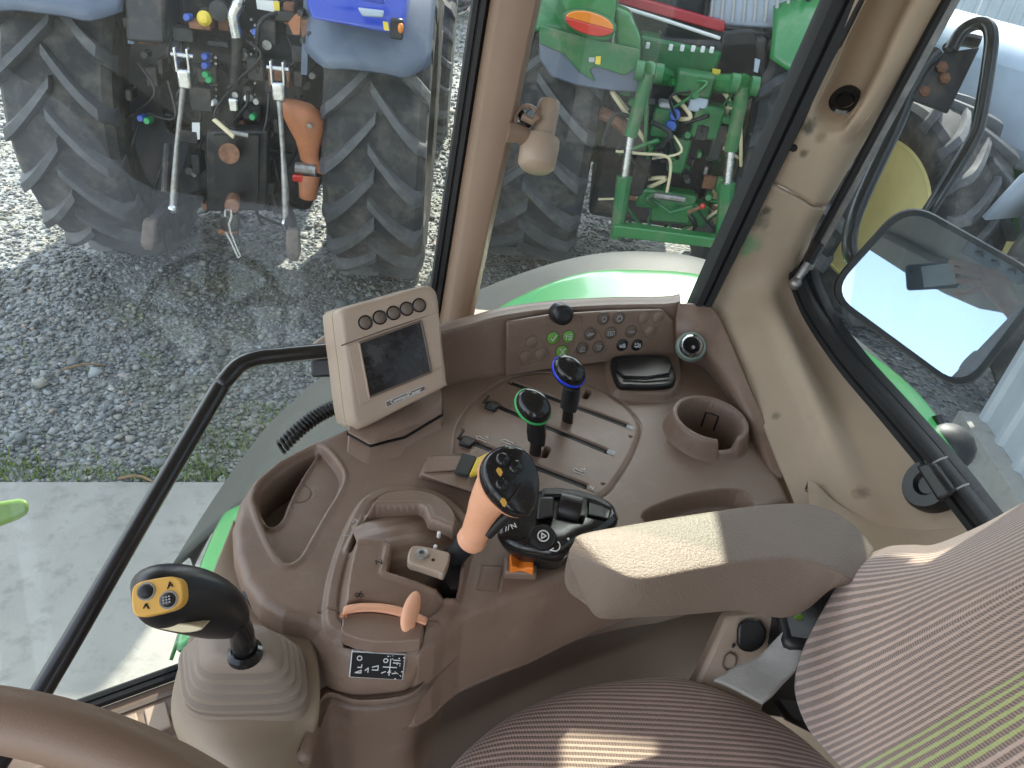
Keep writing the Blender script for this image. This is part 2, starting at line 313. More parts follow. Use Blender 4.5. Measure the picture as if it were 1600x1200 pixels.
def cat(pts, n=6, closed=False):
    P = [np.array(p, float) for p in pts]; L = len(P); out = []
    for i in range(L if closed else L - 1):
        g = (lambda q: P[q % L]) if closed else (lambda q: P[min(max(q, 0), L - 1)])
        a, b, c, d = g(i - 1), g(i), g(i + 1), g(i + 2)
        for j in range(n):
            t = j / n; out.append(.5 * ((2 * b) + (c - a) * t + (2 * a - 5 * b + 4 * c - d) * t * t + (3 * b - a - 3 * c + d) * t ** 3))
    if not closed: out.append(P[-1])
    return out
def catgrid(rows, nu=6, nv=6):
    R = [cat(r, nu) for r in rows]; cols = [cat([r[j] for r in R], nv) for j in range(len(R[0]))]
    return [[cols[j][i] for j in range(len(cols))] for i in range(len(cols[0]))]
def gridmesh(G):
    nr, nc = len(G), len(G[0]); V = [p for r in G for p in r]
    return V, [(i * nc + j, i * nc + j + 1, (i + 1) * nc + j + 1, (i + 1) * nc + j) for i in range(nr - 1) for j in range(nc - 1)]
def patch(name, rows, m, parent, nu=6, nv=6, solid=.01, **k):
    V, F = gridmesh(catgrid(rows, nu, nv)); o = obj(name, V, F, m, parent, smooth=180, **k)
    if solid:
        me = o.data; c = np.mean(np.array([p for p in V]), 0); n = Vector((0, 0, 0))
        for p in me.polygons: n += p.normal * p.area
        if n.dot(Vector(CP - c)) < 0: me.flip_normals()
        md = o.modifiers.new('thickness', 'SOLIDIFY'); md.thickness = solid; md.offset = -1
    return o
def unit(v): v = np.array(v, float); return v / np.linalg.norm(v)
def frame(o, n, right=(1, 0, 0)):                                   # origin, normal, approx right -> columns right, up, normal
    n = unit(n); r = np.array(right, float); r = unit(r - (r @ n) * n); return np.array(o, float), np.column_stack([r, np.cross(n, r), n])
def ribbon(mb, fr, lines, w, h=.0005, lift=.0004):                  # printed strokes: flat bars a hair proud of the surface
    o, B = fr
    for ln in lines:
        for (a, b) in zip(ln[:-1], ln[1:]):
            a = np.array(a, float); b = np.array(b, float); d = b - a; l = np.linalg.norm(d)
            if l < 1e-9: continue
            d /= l; p = np.array([-d[1], d[0]]) * w / 2; e = d * w * .3
            q = [a - e - p, b + e - p, b + e + p, a - e + p]
            bot = [o + B @ np.array([x[0], x[1], lift]) for x in q]; mb.prism(bot, B[:, 2] * h)
    return mb
def text(name, s, size, fr, m, parent, align='CENTER', ext=.0003, lift=.0005, shear=0., sx=1.):
    o, B = fr; cu = bpy.data.curves.new(name, 'FONT'); cu.body = s; cu.size = size; cu.align_x = align; cu.align_y = 'CENTER'; cu.extrude = ext; cu.shear = shear; cu.resolution_u = 3
    t = bpy.data.objects.new(name, cu); COL.objects.link(t); dg = bpy.context.evaluated_depsgraph_get(); me0 = t.evaluated_get(dg).to_mesh()
    V = [o + B @ (np.array([v.co.x * sx, v.co.y, v.co.z + lift])) for v in me0.vertices]; F = [tuple(p.vertices) for p in me0.polygons]
    t.evaluated_get(dg).to_mesh_clear(); bpy.data.objects.remove(t); bpy.data.curves.remove(cu)
    return obj(name, V, F, m, parent, smooth=0)
def arc(cx, cy, r, a0, a1, n=12): return [(cx + r * math.cos(math.radians(a0 + (a1 - a0) * i / n)), cy + r * math.sin(math.radians(a0 + (a1 - a0) * i / n))) for i in range(n + 1)]
def structure(o): o['kind'] = 'structure'; return o
def stuff(o): o['kind'] = 'stuff'; return o
# ================================================================== ground
def sheet(name, pts, m, z): return structure(obj(name, [(x, y, z) for x, y in pts], [tuple(range(len(pts)))], m, smooth=0))
sheet('ground', [(-400, -400), (400, -400), (400, 400), (-400, 400)], 'gravelbed', 0)
e0, e1 = PZ(-700, 757, 0), PZ(1100, 757, 0); ed = unit(e1 - e0); en = np.array([ed[1], -ed[0], 0])
slab = [e0 - ed * 2, e1 + ed * 8, e1 + ed * 8 + en * 9, e0 - ed * 2 + en * 9]
structure(obj('concrete_apron', *(lambda mb: (mb.V, mb.F))(MB().prism([p + np.array([0, 0, -.1]) for p in slab], (0, 0, .118))), 'concrete', bevel=.008))
def in_concrete(x, y): return ((np.stack([x, y], -1) - e0[:2]) @ (-en[:2])) < .0
def stones():
    V = []; F = []; k = 0
    base = np.array([[1, 0, 0], [0, 1, 0], [-1, 0, 0], [0, -1, 0], [0, 0, 1], [0, 0, -1.]]); tri = np.array([[0, 1, 4], [1, 2, 4], [2, 3, 4], [3, 0, 4], [1, 0, 5], [2, 1, 5], [3, 2, 5], [0, 3, 5]])
    n = 100000
    y = 1.5 + 13 * rng.random(n) ** 2.0; x = (-.95 + 1.15 * rng.random(n)) * (y + .8) * 1.0
    keep = (~in_concrete(x, y) | (rng.random(n) < .012)) & ((x < .25 + .1 * y)); x, y = x[keep], y[keep]; n = len(x)
    s = np.clip(rng.lognormal(math.log(.0098), .38, n), .0045, .026) * np.where(y > 6, 1.6, 1.0); s[rng.random(n) < .03] *= 1.7; s = np.where(in_concrete(x, y), s * .45, s)
    ax = rng.random((n, 3)) * .9 + .55; rot = rng.normal(size=(n, 4)); rot /= np.linalg.norm(rot, axis=1)[:, None]
    w_, a, b_, c = rot.T
    R = np.stack([np.stack([1 - 2 * (b_ * b_ + c * c), 2 * (a * b_ - c * w_), 2 * (a * c + b_ * w_)], -1), np.stack([2 * (a * b_ + c * w_), 1 - 2 * (a * a + c * c), 2 * (b_ * c - a * w_)], -1), np.stack([2 * (a * c - b_ * w_), 2 * (b_ * c + a * w_), 1 - 2 * (a * a + b_ * b_)], -1)], -2)
    P = base[None] * (ax * s[:, None])[:, None, :] * (.75 + .5 * rng.random((n, 6, 1))); P = np.einsum('nij,nkj->nki', R, P); P[:, :, 2] *= .7
    P += np.stack([x, y, s * (.15 + .35 * rng.random(n))], -1)[:, None]
    V = P.reshape(-1, 3); F = (tri[None] + (np.arange(n) * 6)[:, None, None]).reshape(-1, 3)
    me = bpy.data.meshes.new('gravel_stones'); me.vertices.add(len(V)); me.vertices.foreach_set('co', V.ravel()); me.loops.add(F.size); me.loops.foreach_set('vertex_index', F.ravel().astype(np.int32))
    me.polygons.add(len(F)); me.polygons.foreach_set('loop_start', np.arange(0, F.size, 3, dtype=np.int32)); me.update(calc_edges=True); me.validate()
    me.materials.append(MT['stones']); stuff(link('gravel_stones', me))
stones()
def grass():
    mb = MB(); spots = [(300, 735, .16, 150), (20, 735, .15, 220), (345, 700, .2, 130), (200, 745, .12, 70), (120, 750, .12, 50), (420, 640, .12, 40), (325, 742, .1, 80), (700, 190, .35, 160), (690, 60, .5, 120), (250, 560, .1, 14), (215, 500, .08, 14), (440, 705, .12, 40), (60, 560, .3, 26)] + [(u_, 749, .09, 34) for u_ in range(-40, 420, 34)] + [(350, 690, .16, 60), (420, 660, .16, 60), (150, 715, .14, 30), (40, 700, .18, 40)]
    for (u, v, r, n) in spots:
        c = PZ(u, v, 0)
        for i in range(n):
            a = random.uniform(0, 6.28); d = r * random.random() ** .6; p = c + np.array([math.cos(a) * d, math.sin(a) * d * .6, 0])
            if in_concrete(np.array([p[0]]), np.array([p[1] - .01]))[0]: continue
            h = random.uniform(.012, .05); w_ = random.uniform(.002, .005); b_ = random.uniform(0, 6.28); q = np.array([math.cos(b_), math.sin(b_), 0]); t = np.array([random.uniform(-1, 1), random.uniform(-1, 1), 0]) * h * .6
            mb.add([p - q * w_, p + q * w_, p + q * w_ * .6 + t * .4 + (0, 0, h * .6), p - q * w_ * .6 + t * .4 + (0, 0, h * .6), p + t + (0, 0, h)], [(0, 1, 2, 3), (3, 2, 4)])
    stuff(mb.out('grass_tufts', 'grass', smooth=0))
grass()
for i, (ua, va, ub, vb, lb) in enumerate([(95, 578, 165, 571, 'thin dry twig lying on the open gravel'), (185, 748, 240, 753, 'dry stick lying along the edge of the concrete')]):
    a, b_ = PZ(ua, va, .02), PZ(ub, vb, .02); mid = (a + b_) / 2 + np.array([0, .02, .008])
    tag(MB().tube(cat([a, mid, b_], 5), [.004, .006, .007, .006, .006, .005, .006, .006, .005, .004, .003], 6).out('twig', 'twig'), lb, 'twig', 'dry twigs on the gravel')
# ================================================================== own cab shell
cab = thing('tractor_cab', 'brown and beige tractor cab interior with dusty windows around the side console', 'tractor cab', (0, .4, 1.15))
YW = 1.22
# door pillar between the big side window and the quarter window
pl = []
for v in (-330, 0, 260, 515, 720):
    t = v / 515.; L0 = 766 + (684 - 766) * t; R0 = 845 + (735 - 845) * t
    f = lambda u, y: PY(u, v, y)
    lz = f((L0 + R0) / 2, 1.16)[2]
    a = f(L0, 1.185); b_ = f(L0 + 14, 1.155); c = f(R0 - 6, 1.15); d_ = f(R0, 1.165)
    pl.append([a, (a + b_) / 2 + np.array([-.001, -.002, 0]), b_, (b_ * 2 + c) / 3 + np.array([0, -.004, 0]), (b_ + 2 * c) / 3 + np.array([0, -.004, 0]), c, d_, d_ + np.array([0, .06, 0]), a + np.array([0, .05, 0])])
MB().loft(pl).out('door_pillar', 'pillarbrown', cab, bevel=.002)
def band(name, path, width, thick, n, m, parent, **k):              # rubber seal: a rounded strip following a path in the plane with normal n
    path = [np.array(p, float) for p in path]; n = unit(n); rings = []
    for i, p in enumerate(path):
        tg = unit(path[min(i + 1, len(path) - 1)] - path[max(i - 1, 0)]); s = unit(np.cross(n, tg)); w_ = width[i] if hasattr(width, '__len__') else width
        rings.append([p + s * x * w_ / 2 + n * y * thick for x, y in ((-1, 0), (-1, .6), (-.7, 1), (-.15, 1), (-.05, .75), (.05, .75), (.15, 1), (.7, 1), (1, .6), (1, 0))])
    return MB().loft(rings).out(name, m, parent, smooth=50, **k)
nR = (0, -1, 0)
band('window_seal', [PY(752 + (674 - 752) * v / 515, v, 1.20) for v in (-330, 0, 250, 515, 620)], .026, .018, nR, 'rubber', cab)
band('window_seal', [PY(1312 + (1095 - 1312) * v / 468, v, 1.20) for v in (-330, 0, 250, 450, 480)], [.062, .052, .044, .036, .034], .03, nR, 'rubber', cab)
band('window_seal', [PY(1289 + (1082 - 1289) * v / 468, v, 1.215) for v in (-330, 0, 250, 450, 480)], .014, .02, nR, 'rubber', cab)
# glass
def pane(name, q, m, off): o = MB().prism(q, off).out(name, m, cab, smooth=0); return o
bl, br = PZ(140, 1100, 1.16), PZ(300, 1042, 1.16); bd = unit(br - bl)
LB = [bl - bd * 1.0, br + bd * .42]
LBz = lambda p: np.array([p[0], p[1], 1.15])
pane('window_pane', [LBz(LB[0]), LBz(LB[1]), PY(672, 470, 1.235), PY(752, -200, 1.235), np.array([-1.35, 1.12, 2.5])], 'glass', (-.0, .005, .001))
pane('quarter_window_pane', [PY(735, 540, 1.235), PY(1085, 490, 1.235), PY(1400, -200, 1.235), PY(870, -200, 1.235)], 'glass', (0, .005, 0))
RO, RN = np.array([.47, 1.228, 1.83]), unit([.518, .11, 0])
def RP(u, v, off=0.): return PP(u, v, RO + RN * off, RN)
pane('rear_window_pane', [RP(1262, 450, .012), RP(1545, 812, .012), RP(1545, 812, .012) + np.array([.05, -.55, 0]), RP(1545, 812, .012) + np.array([.05, -.55, .75]), RP(1490, -60, .012)], 'glassr', RN * .005)
# lower side window frame at the left, with trim and vent grid
fr0, fr1 = bl - bd * .5, br + bd * .3
band('window_frame', [fr0, bl, br, fr1], .024, .02, (0, -.5, .85), 'rubber', cab)
o2 = np.array([bd[1], -bd[0], 0]); o2 = o2 if o2[1] < 0 else -o2
MB().prism([fr0 + o2 * .012, fr1 + o2 * .012, fr1 + o2 * .085, fr0 + o2 * .085], (0, 0, -.05)).out('sill_trim', 'brown', cab, bevel=.006)
MB().prism([fr0 + o2 * .034 + (0, 0, .001), fr1 + o2 * .034 + (0, 0, .001), fr1 + o2 * .042 + (0, 0, .001), fr0 + o2 * .042 + (0, 0, .001)], (0, 0, .003)).out('sill_rib', 'brownd', cab)
for i in range(5):
    a = bl + bd * (.03 + .045 * i) + o2 * .05
    MB().prism([a, a + bd * .034, a + bd * .034 + o2 * .05, a + o2 * .05], (0, 0, .005)).out('sill_panel', 'tan', cab, bevel=.003)
# floor and lower walls
MB().prism([(-1.5, -.72, 1.0), (.64, -.72, 1.0), (.64, .72, 1.0), (.2, .9, 1.0), (br[0] + .02, br[1], 1.0), (*(bl + o2 * .02)[:2], 1.0), (*(bl - bd * 1.0 + o2 * .02)[:2], 1.0)], (0, 0, .05)).out('floor', 'brownd', cab)
MB().prism([(-.22, 1.25, 1.05), (.5, 1.26, 1.05), (.5, 1.26, 1.70), (-.1, 1.26, 1.66), (-.2, 1.25, 1.4)], (0, .03, 0)).out('side_wall', 'brownd', cab)
MB().prism([(.66, -.35, 1.05), (.62, .72, 1.05), (.62, .72, 1.80), (.66, -.35, 1.80)], (.03, 0, 0)).out('rear_wall', 'beige', cab)
MB().prism([(.62, .72, 1.05), (.52, 1.25, 1.05), (.52, 1.25, 1.72), (.62, .72, 1.78)], (.02, 0, 0)).out('rear_wall', 'beige', cab)
# corner pillar trims
def trim(name, rows, lefts, rights, tweak, m, nu=6, nv=7, solid=.02):
    G = []
    for r, l, q in zip(rows, lefts, rights):
        dl = (RM.T @ (l - CP))[2]; dr = (RM.T @ (q - CP))[2]; k = len(r); u0, u1 = r[0][0], r[-1][0]
        G.append([PD(u, v, dl + (dr - dl) * (u - u0) / (u1 - u0) + tweak[min(len(G), len(tweak) - 1)][j]) for j, (u, v) in enumerate(r)])
    return patch(name, G, m, cab, nu, nv, solid)
up = [[(1449, -250), (1474, -250), (1502, -250), (1552, -250), (1570, -250), (1631, -250)],
      [(1315, 0), (1340, 0), (1368, 0), (1414, 0), (1429, 0), (1482, 0)], [(1270, 100), (1297, 100), (1324, 100), (1366, 100), (1382, 100), (1424, 100)],
      [(1248, 150), (1274, 150), (1297, 152), (1340, 152), (1357, 150), (1394, 150)], [(1233, 185), (1260, 185), (1284, 192), (1318, 195), (1336, 188), (1374, 185)],
      [(1217, 222), (1243, 222), (1268, 224), (1298, 226), (1320, 224), (1351, 222)], [(1195, 277), (1215, 288), (1235, 299), (1255, 311), (1272, 321), (1292, 322)]]
flat = [.0, -.02, -.022, -.022, -.018, .0]; rec = [0, -.032, .03, .034, -.022, .0]
upper = trim('corner_trim', up, [PY(r[0][0], r[0][1], 1.215) for r in up], [RP(*r[-1]) for r in up], [rec, rec, rec, rec, [0, -.028, -.004, -.004, -.02, 0], flat, flat], 'beige')
lo = [[(1193, 279), (1212, 291), (1234, 303), (1254, 314), (1271, 324), (1291, 325)], [(1148, 372), (1172, 372), (1198, 372), (1222, 374), (1246, 376), (1268, 372)],
      [(1109, 462), (1140, 457), (1172, 452), (1202, 450), (1226, 452), (1252, 440)], [(1135, 520), (1166, 520), (1198, 518), (1227, 514), (1246, 520), (1287, 512)],
      [(1172, 610), (1205, 612), (1238, 612), (1268, 608), (1296, 606), (1348, 590)], [(1205, 700), (1240, 700), (1275, 700), (1306, 700), (1346, 700), (1428, 690)],
      [(1236, 775), (1268, 768), (1300, 768), (1338, 772), (1390, 780), (1488, 765)], [(1262, 850), (1310, 850), (1350, 850), (1400, 850), (1450, 850), (1550, 838)]]
lz = [None, None, None, 1.775, 1.745, 1.72, 1.70, 1.66]
tw = [flat, flat, [0, -.02, -.026, -.03, -.012, 0], [0, -.012, -.02, -.034, .004, .004], [0, -.008, -.016, -.034, .0, .004], [0, -.006, -.012, -.024, -.004, .004], [0, -.004, -.006, -.008, 0, .006], [0] * 6]
lower = trim('corner_trim', lo, [PY(*r[0], 1.215) if z is None else PZ(*r[0], z) for r, z in zip(lo, lz)], [RP(*r[-1]) for r in lo], tw, 'beige')
lp = [[(1262, 752), (1275, 757), (1305, 785), (1362, 814), (1425, 823), (1480, 814), (1540, 800)], [(1262, 760), (1278, 766), (1308, 793), (1362, 821), (1425, 830), (1482, 822), (1545, 810)], [(1270, 850), (1290, 860), (1320, 880), (1370, 895), (1430, 905), (1490, 890), (1560, 880)]]
_dl = (RM.T @ (PZ(1236, 775, 1.70) - CP))[2]; _dr = (RM.T @ (RP(1488, 775) - CP))[2]
G = [[PD(u, v, _dl + (_dr - _dl) * (u - 1236) / 252. - (.012, .020, .07)[i]) for j, (u, v) in enumerate(r)] for i, r in enumerate(lp)]
patch('lower_trim', G, 'beige', cab, 5, 5, .015)
from mathutils.bvhtree import BVHTree
def on_mesh(o, u, v, lift=0.):
    bv = BVHTree.FromPolygons([p.co for p in o.data.vertices], [tuple(p.vertices) for p in o.data.polygons]); d = Vector(unit(ray(u, v))); h = bv.ray_cast(Vector(CP), d)
    n = np.array(h[1]); n = n if n @ ray(u, v) < 0 else -n; return np.array(h[0]) + n * lift, n
# stains and the plug hole on the trim: real little scuffs of green paint and a dark socket
c0, nv = on_mesh(upper, 1320, 160); nv = unit(nv + .6 * unit(CP - c0))
MB().lathe([(.0, .003), (.012, .003), (.013, .010), (.019, .012), (.024, .009), (.026, -.02)], c0, nv, 28).out('socket', 'gloss', cab, smooth=40)
c1, n1 = on_mesh(upper, 1240, 231); MB().lathe([(.0, .0008), (.006, .001), (.0068, -.01)], c1, n1, 14).out('plug_hole', 'rubber', cab)
c1, n1 = on_mesh(upper, 1206, 270); MB().lathe([(.002, .004), (.005, .004), (.006, -.012)], c1, n1, 12).out('clip', 'brownd', cab)
_sp = []
for (u, v, o_, r, col, k) in ((1166, 380, 'l', .030, (.10, .30, .14), .75), (1186, 345, 'l', .026, (.12, .11, .08), .8), (1196, 330, 'l', .014, (.08, .07, .05), .9), (1236, 205, 'u', .022, (.30, .42, .22), .6), (1262, 198, 'u', .018, (.05, .05, .035), .85), (1232, 188, 'u', .012, (.06, .05, .03), .9), (1256, 240, 'u', .010, (.10, .08, .05), .8), (1282, 215, 'u', .012, (.20, .14, .09), .7), (1208, 255, 'u', .012, (.25, .36, .2), .5), (1212, 650, 'l', .010, (.15, .12, .09), .7), (1336, 210, 'u', .03, (.22, .15, .10), .5), (1345, 770, 'l', .014, (.16, .11, .08), .7)):
    _sp.append((on_mesh(upper if o_ == 'u' else lower, u, v)[0], r, col, k))
stain(MT['beige'], _sp)
# rear window seal, hinge bracket
rs = [RP(u, v, -.01) for u, v in cat([(1252, 425), (1258, 450), (1280, 497), (1330, 568), (1400, 648), (1470, 730), (1522, 796), (1575, 862), (1640, 950)], 5)]
band('rear_window_seal', rs, .034, .018, -RN, 'rubber', cab)
band('rear_window_seal', [RP(u, v, .004) for u, v in cat([(1276, 425), (1284, 452), (1308, 500), (1360, 568), (1430, 646), (1500, 726), (1552, 792), (1605, 858)], 5)], .012, .014, -RN, 'rubber', cab)
for (u, v, du, dv) in ((1463, 722, 17, -8), (1497, 764, 17, -8)):
    MB().tube([RP(u - du, v - dv, -.031), RP(u + du * .4, v + dv * .6, -.031), RP(u + du, v + dv, -.031)], .0012, 6).out('seal_joint', 'greyprint', cab)
band('rear_window_strip', [RP(u, v, .002) for u, v in [(1256, 425), (1300, 345), (1376, 205), (1493, -10), (1560, -130)]], .014, .012, -RN, 'rubber', cab)
band('rear_window_strip', [RP(u, v, .006) for u, v in [(1268, 420), (1312, 340), (1388, 200), (1505, -15), (1572, -135)]], .006, .010, -RN, 'steel', cab)
hb = RP(1452, 758, -.022); hn = unit(-RN + np.array([0, -.1, .5]))
hk = MB().lathe([(.0, .004), (.012, .004), (.016, .010), (.030, .010), (.034, .004), (.035, -.02)], hb, hn, 32)
hk.out('hinge_bracket', 'black', cab, smooth=40)
MB().prism([RP(1440, 727, -.04), RP(1468, 722, -.032), RP(1500, 768, -.032), RP(1478, 786, -.04)], -RN * .012).out('hinge_bracket', 'black', cab, bevel=.005)
# roof: lining, cross rib, switch panel, added bars, panes, visor to place sun patches
MB().prism([(-1.2, 1.27, 2.60), (-1.2, .5, 2.60), (-.55, -.12, 2.60), (-.43, -.315, 2.60), (-.345, -.51, 2.60), (-.25, -.64, 2.60), (-.156, -.73, 2.60), (.72, -.75, 2.60), (.72, 1.27, 2.60)], (0, 0, .05)).out('roof_lining', 'headliner', cab)
MB().prism([(-1.22, 1.27, 2.66), (-1.22, .5, 2.66), (-.57, -.13, 2.66), (-.45, -.325, 2.66), (-.365, -.52, 2.66), (-.16, -.75, 2.66), (.76, -.77, 2.66), (.76, 1.27, 2.66)], (0, 0, .12)).out('roof_shell', 'roofplastic', cab, bevel=.03)
MB().prism([(-1.25, 1.588, 2.60), (.78, 1.588, 2.60), (.78, 1.97, 2.52), (-1.25, 1.97, 2.52)], (0, 0, .05)).out('added_shade_visor', 'roofplastic', cab, bevel=.01)  # unseen visor, added and extended to keep direct sun off the console
for x0, x1 in ((-1.25, .15), (.375, .50), (.62, .78)):
    MB().prism([(x0, 1.268, 2.60), (x1, 1.268, 2.60), (x1, 1.584, 2.60), (x0, 1.584, 2.60)], (0, 0, .05)).out('added_shade_bar', 'roofplastic', cab)  # unseen bars, added so their edges cut the sun patches on the armrest
MB().prism([(.374, 1.272, 2.63), (.151, 1.272, 2.63), (.151, 1.585, 2.63), (.374, 1.585, 2.63)], (0, 0, .004)).out('added_sun_pane', 'glass', cab, smooth=0)  # added opening that lets sun onto the armrest and cushion
MB().prism([(.619, 1.272, 2.63), (.501, 1.272, 2.63), (.501, 1.585, 2.63), (.619, 1.585, 2.63)], (0, 0, .004)).out('added_sun_pane', 'glass', cab, smooth=0)
MB().prism([(-.42, -.05, 2.601), (-.38, -.01, 2.601), (.02, -.52, 2.601), (-.03, -.55, 2.601)], (0, 0, -.03)).out('roof_rib', 'roofplastic', cab, bevel=.012)
rp0 = MB().prism([(-.06, -.235, 2.601), (.02, -.10, 2.601), (.20, -.36, 2.601), (.06, -.43, 2.601)], (0, 0, -.012)).out('roof_switch_panel', 'black', cab, bevel=.004)
for k in range(4): MB().box((.005 + .035 * k, -.22 - .05 * k, 2.586), (.022, .03, .008)).out('roof_switch', 'rubber', rp0, bevel=.003)
MB().prism([(-.03, -.70, 1.0), (.06, -.70, 1.0), (.06, -.74, 1.0), (-.03, -.74, 1.0)], (.06, 0, 1.6)).out('door_pillar', 'beige', cab, bevel=.012)
MB().prism([(-.9, -.74, 1.0), (.66, -.74, 1.0), (.66, -.70, 1.0), (-.9, -.70, 1.0)], (0, 0, .42)).out('door_lower_panel', 'brownd', cab, bevel=.01)
MB().prism([(.64, -.74, 1.0), (.70, -.74, 1.0), (.70, -.3, 1.0), (.64, -.3, 1.0)], (0, 0, 1.6)).out('rear_pillar', 'beige', cab, bevel=.01)
MB().prism([(.152, 1.49, 2.602), (.262, 1.49, 2.602), (.262, 1.583, 2.602), (.152, 1.583, 2.602)], (0, 0, .02)).out('added_shade_bar', 'roofplastic', cab)  # unseen extra bar, added to keep sun off the switch module
# own rear fender
_arc = [(-.501, 1.199), (-.30, 1.385), (-.108, 1.531), (.08, 1.640), (.242, 1.687), (.42, 1.685), (.70, 1.59), (.90, 1.47), (.99, 1.34), (1.01, 1.05)]
def frow(pf, y, lift):
    r = []
    for i, p in enumerate(pf):
        a = np.array(pf[max(i - 1, 0)]); b_ = np.array(pf[min(i + 1, len(pf) - 1)]); tg = unit(b_ - a); yy = y(p[0]) if callable(y) else y
        r.append(np.array([p[0] - tg[1] * lift, yy, p[1] + tg[0] * lift]))
    return r
pg = [(-.755, .83), (-.738, .872), (-.70, .945), (-.65, 1.015), (-.58, 1.105)] + _arc; pgr = [(-.575, 1.112), (-.54, 1.155)] + _arc
gy = lambda x: float(np.interp(x, [-.6, -.48, -.32, -.2, -.12, .02], [1.14, 1.12, 1.05, 1.16, 1.36, 1.47])); ou = lambda x: 1.62 - .34 * max(0, min(1, (-x - .66) / .095)) ** 1.6
iny = lambda x: 1.255 - .53 * max(0, min(1, (-x - .34) / .2))
patch('fender_extension', [frow(pg, lambda x: ou(x) - .02, -.03), frow(pg, ou, -.012), frow(pg, lambda x: ou(x) - .01, .0), frow(pg, lambda x: ou(x) * .6 + gy(x) * .4, .012), frow(pg, gy, .016)], 'greyflap', cab, 6, 4, .006)
_px = [p[0] for p in pgr]; _pz = [p[1] for p in pgr]; xf = lambda y: float(np.interp(y, [.6, .755, .805, 1.025, 1.125, 1.3], [-.46, -.504, -.518, -.570, -.582, -.60]))
def fcut(rows):
    for r in rows:
        for k in range(len(r)):
            x0 = xf(r[k][1]) + (0, .02, .05, .10)[k] if k < 4 else -9
            if k < 4 and (r[k][0] < x0 or k == 0): dz = r[k][2] - np.interp(r[k][0], _px, _pz); r[k][0] = x0; r[k][2] = np.interp(x0, _px, _pz) + dz
    return rows
iny = lambda x: float(np.interp(x, [-.6, -.45, -.36, -.30, -.2, -.1], [.745, .745, .98, 1.02, 1.12, 1.255]))
patch('fender', fcut([frow(pgr, lambda x: gy(x) + .008, -.006), frow(pgr, gy, .021), frow(pgr, lambda x: gy(x) - .03, .034), frow(pgr, lambda x: gy(x) * .66 + iny(x) * .34, .036), frow(pgr, lambda x: gy(x) * .33 + iny(x) * .67, .036), frow(pgr, iny, .034)]), 'greenpaint', cab, 6, 5, .006)
# rear part of the fender outside the rear window, with lamp foot
# ================================================================== side console
ZC = 1.70
con = thing('side_console', 'brown moulded side console with lever slots, tray, cup holder and button panel', 'console', (.0, .8, 1.15))
def S(x): x = np.clip(x, 0, 1); return x * x * (3 - 2 * x)
def pxs(pts, z=ZC, n=0, closed=True): P = [PZ(u, v, z)[:2] for u, v in pts]; return np.array(cat(P, n, closed)) if n else np.array(P)
def sdf(X, Y, poly):                                                # > 0 inside
    d = np.full(X.shape, 1e9); ins = np.zeros(X.shape, bool); n = len(poly)
    for i in range(n):
        a, b_ = poly[i], poly[(i + 1) % n]; e = b_ - a; L = e @ e + 1e-12
        t = np.clip(((X - a[0]) * e[0] + (Y - a[1]) * e[1]) / L, 0, 1); d = np.minimum(d, (X - a[0] - t * e[0]) ** 2 + (Y - a[1] - t * e[1]) ** 2)
        c = ((a[1] > Y) != (b_[1] > Y)) & (X < (b_[0] - a[0]) * (Y - a[1]) / (b_[1] - a[1] + 1e-15) + a[0]); ins ^= c
    return np.where(ins, 1, -1) * np.sqrt(d)
def linedist(X, Y, path):
    d = np.full(X.shape, 1e9)
    for a, b_ in zip(path[:-1], path[1:]):
        e = b_ - a; L = e @ e + 1e-12; t = np.clip(((X - a[0]) * e[0] + (Y - a[1]) * e[1]) / L, 0, 1); d = np.minimum(d, (X - a[0] - t * e[0]) ** 2 + (Y - a[1] - t * e[1]) ** 2)
    return np.sqrt(d)
outl = [(700, 590), (640, 625), (535, 668), (482, 692), (432, 718), (394, 748), (372, 782), (361, 822), (363, 860), (378, 905), (405, 940), (440, 962), (480, 972), (499, 984), (514, 1002), (550, 1014), (602, 1019), (655, 1017), (680, 1003), (698, 985), (725, 965), (788, 940), (844, 921), (900, 896), (960, 872), (1080, 835), (1238, 782), (1212, 715), (1166, 600), (1140, 520), (1120, 470), (1050, 440), (900, 470), (780, 510)]
OUT = pxs(outl)
res = .0014
gx = np.arange(OUT[:, 0].min() - .012, OUT[:, 0].max() + .012, res); gyy = np.arange(OUT[:, 1].min() - .012, OUT[:, 1].max() + .012, res)
X, Y = np.meshgrid(gx, gyy); D = sdf(X, Y, OUT); H = np.zeros_like(X)
# tray with its deep pocket
TR = pxs([(397, 773), (410, 748), (440, 722), (478, 700), (500, 697), (522, 718), (535, 742), (528, 768), (505, 806), (480, 850), (466, 872), (447, 880), (430, 862), (413, 828), (401, 797)], n=4)
PK = pxs([(402, 776), (414, 752), (440, 728), (474, 706), (494, 700), (476, 728), (455, 765), (440, 800), (426, 812), (414, 806)], n=4)
dT = sdf(X, Y, TR); H += .0022 * np.exp(-((dT + .004) / .0032) ** 2); H -= .014 * S((dT + .001) / .0042)
dP = sdf(X, Y, PK); H -= .075 * S(dP / .005); H += .004 * np.exp(-((dP + .003) / .0022) ** 2) * (dT > 0)
cc = PZ(467, 770, ZC - .012)[:2]; rc = np.hypot(X - cc[0], Y - cc[1]); H -= .0016 * np.exp(-((rc - .0165) / .0011) ** 2)
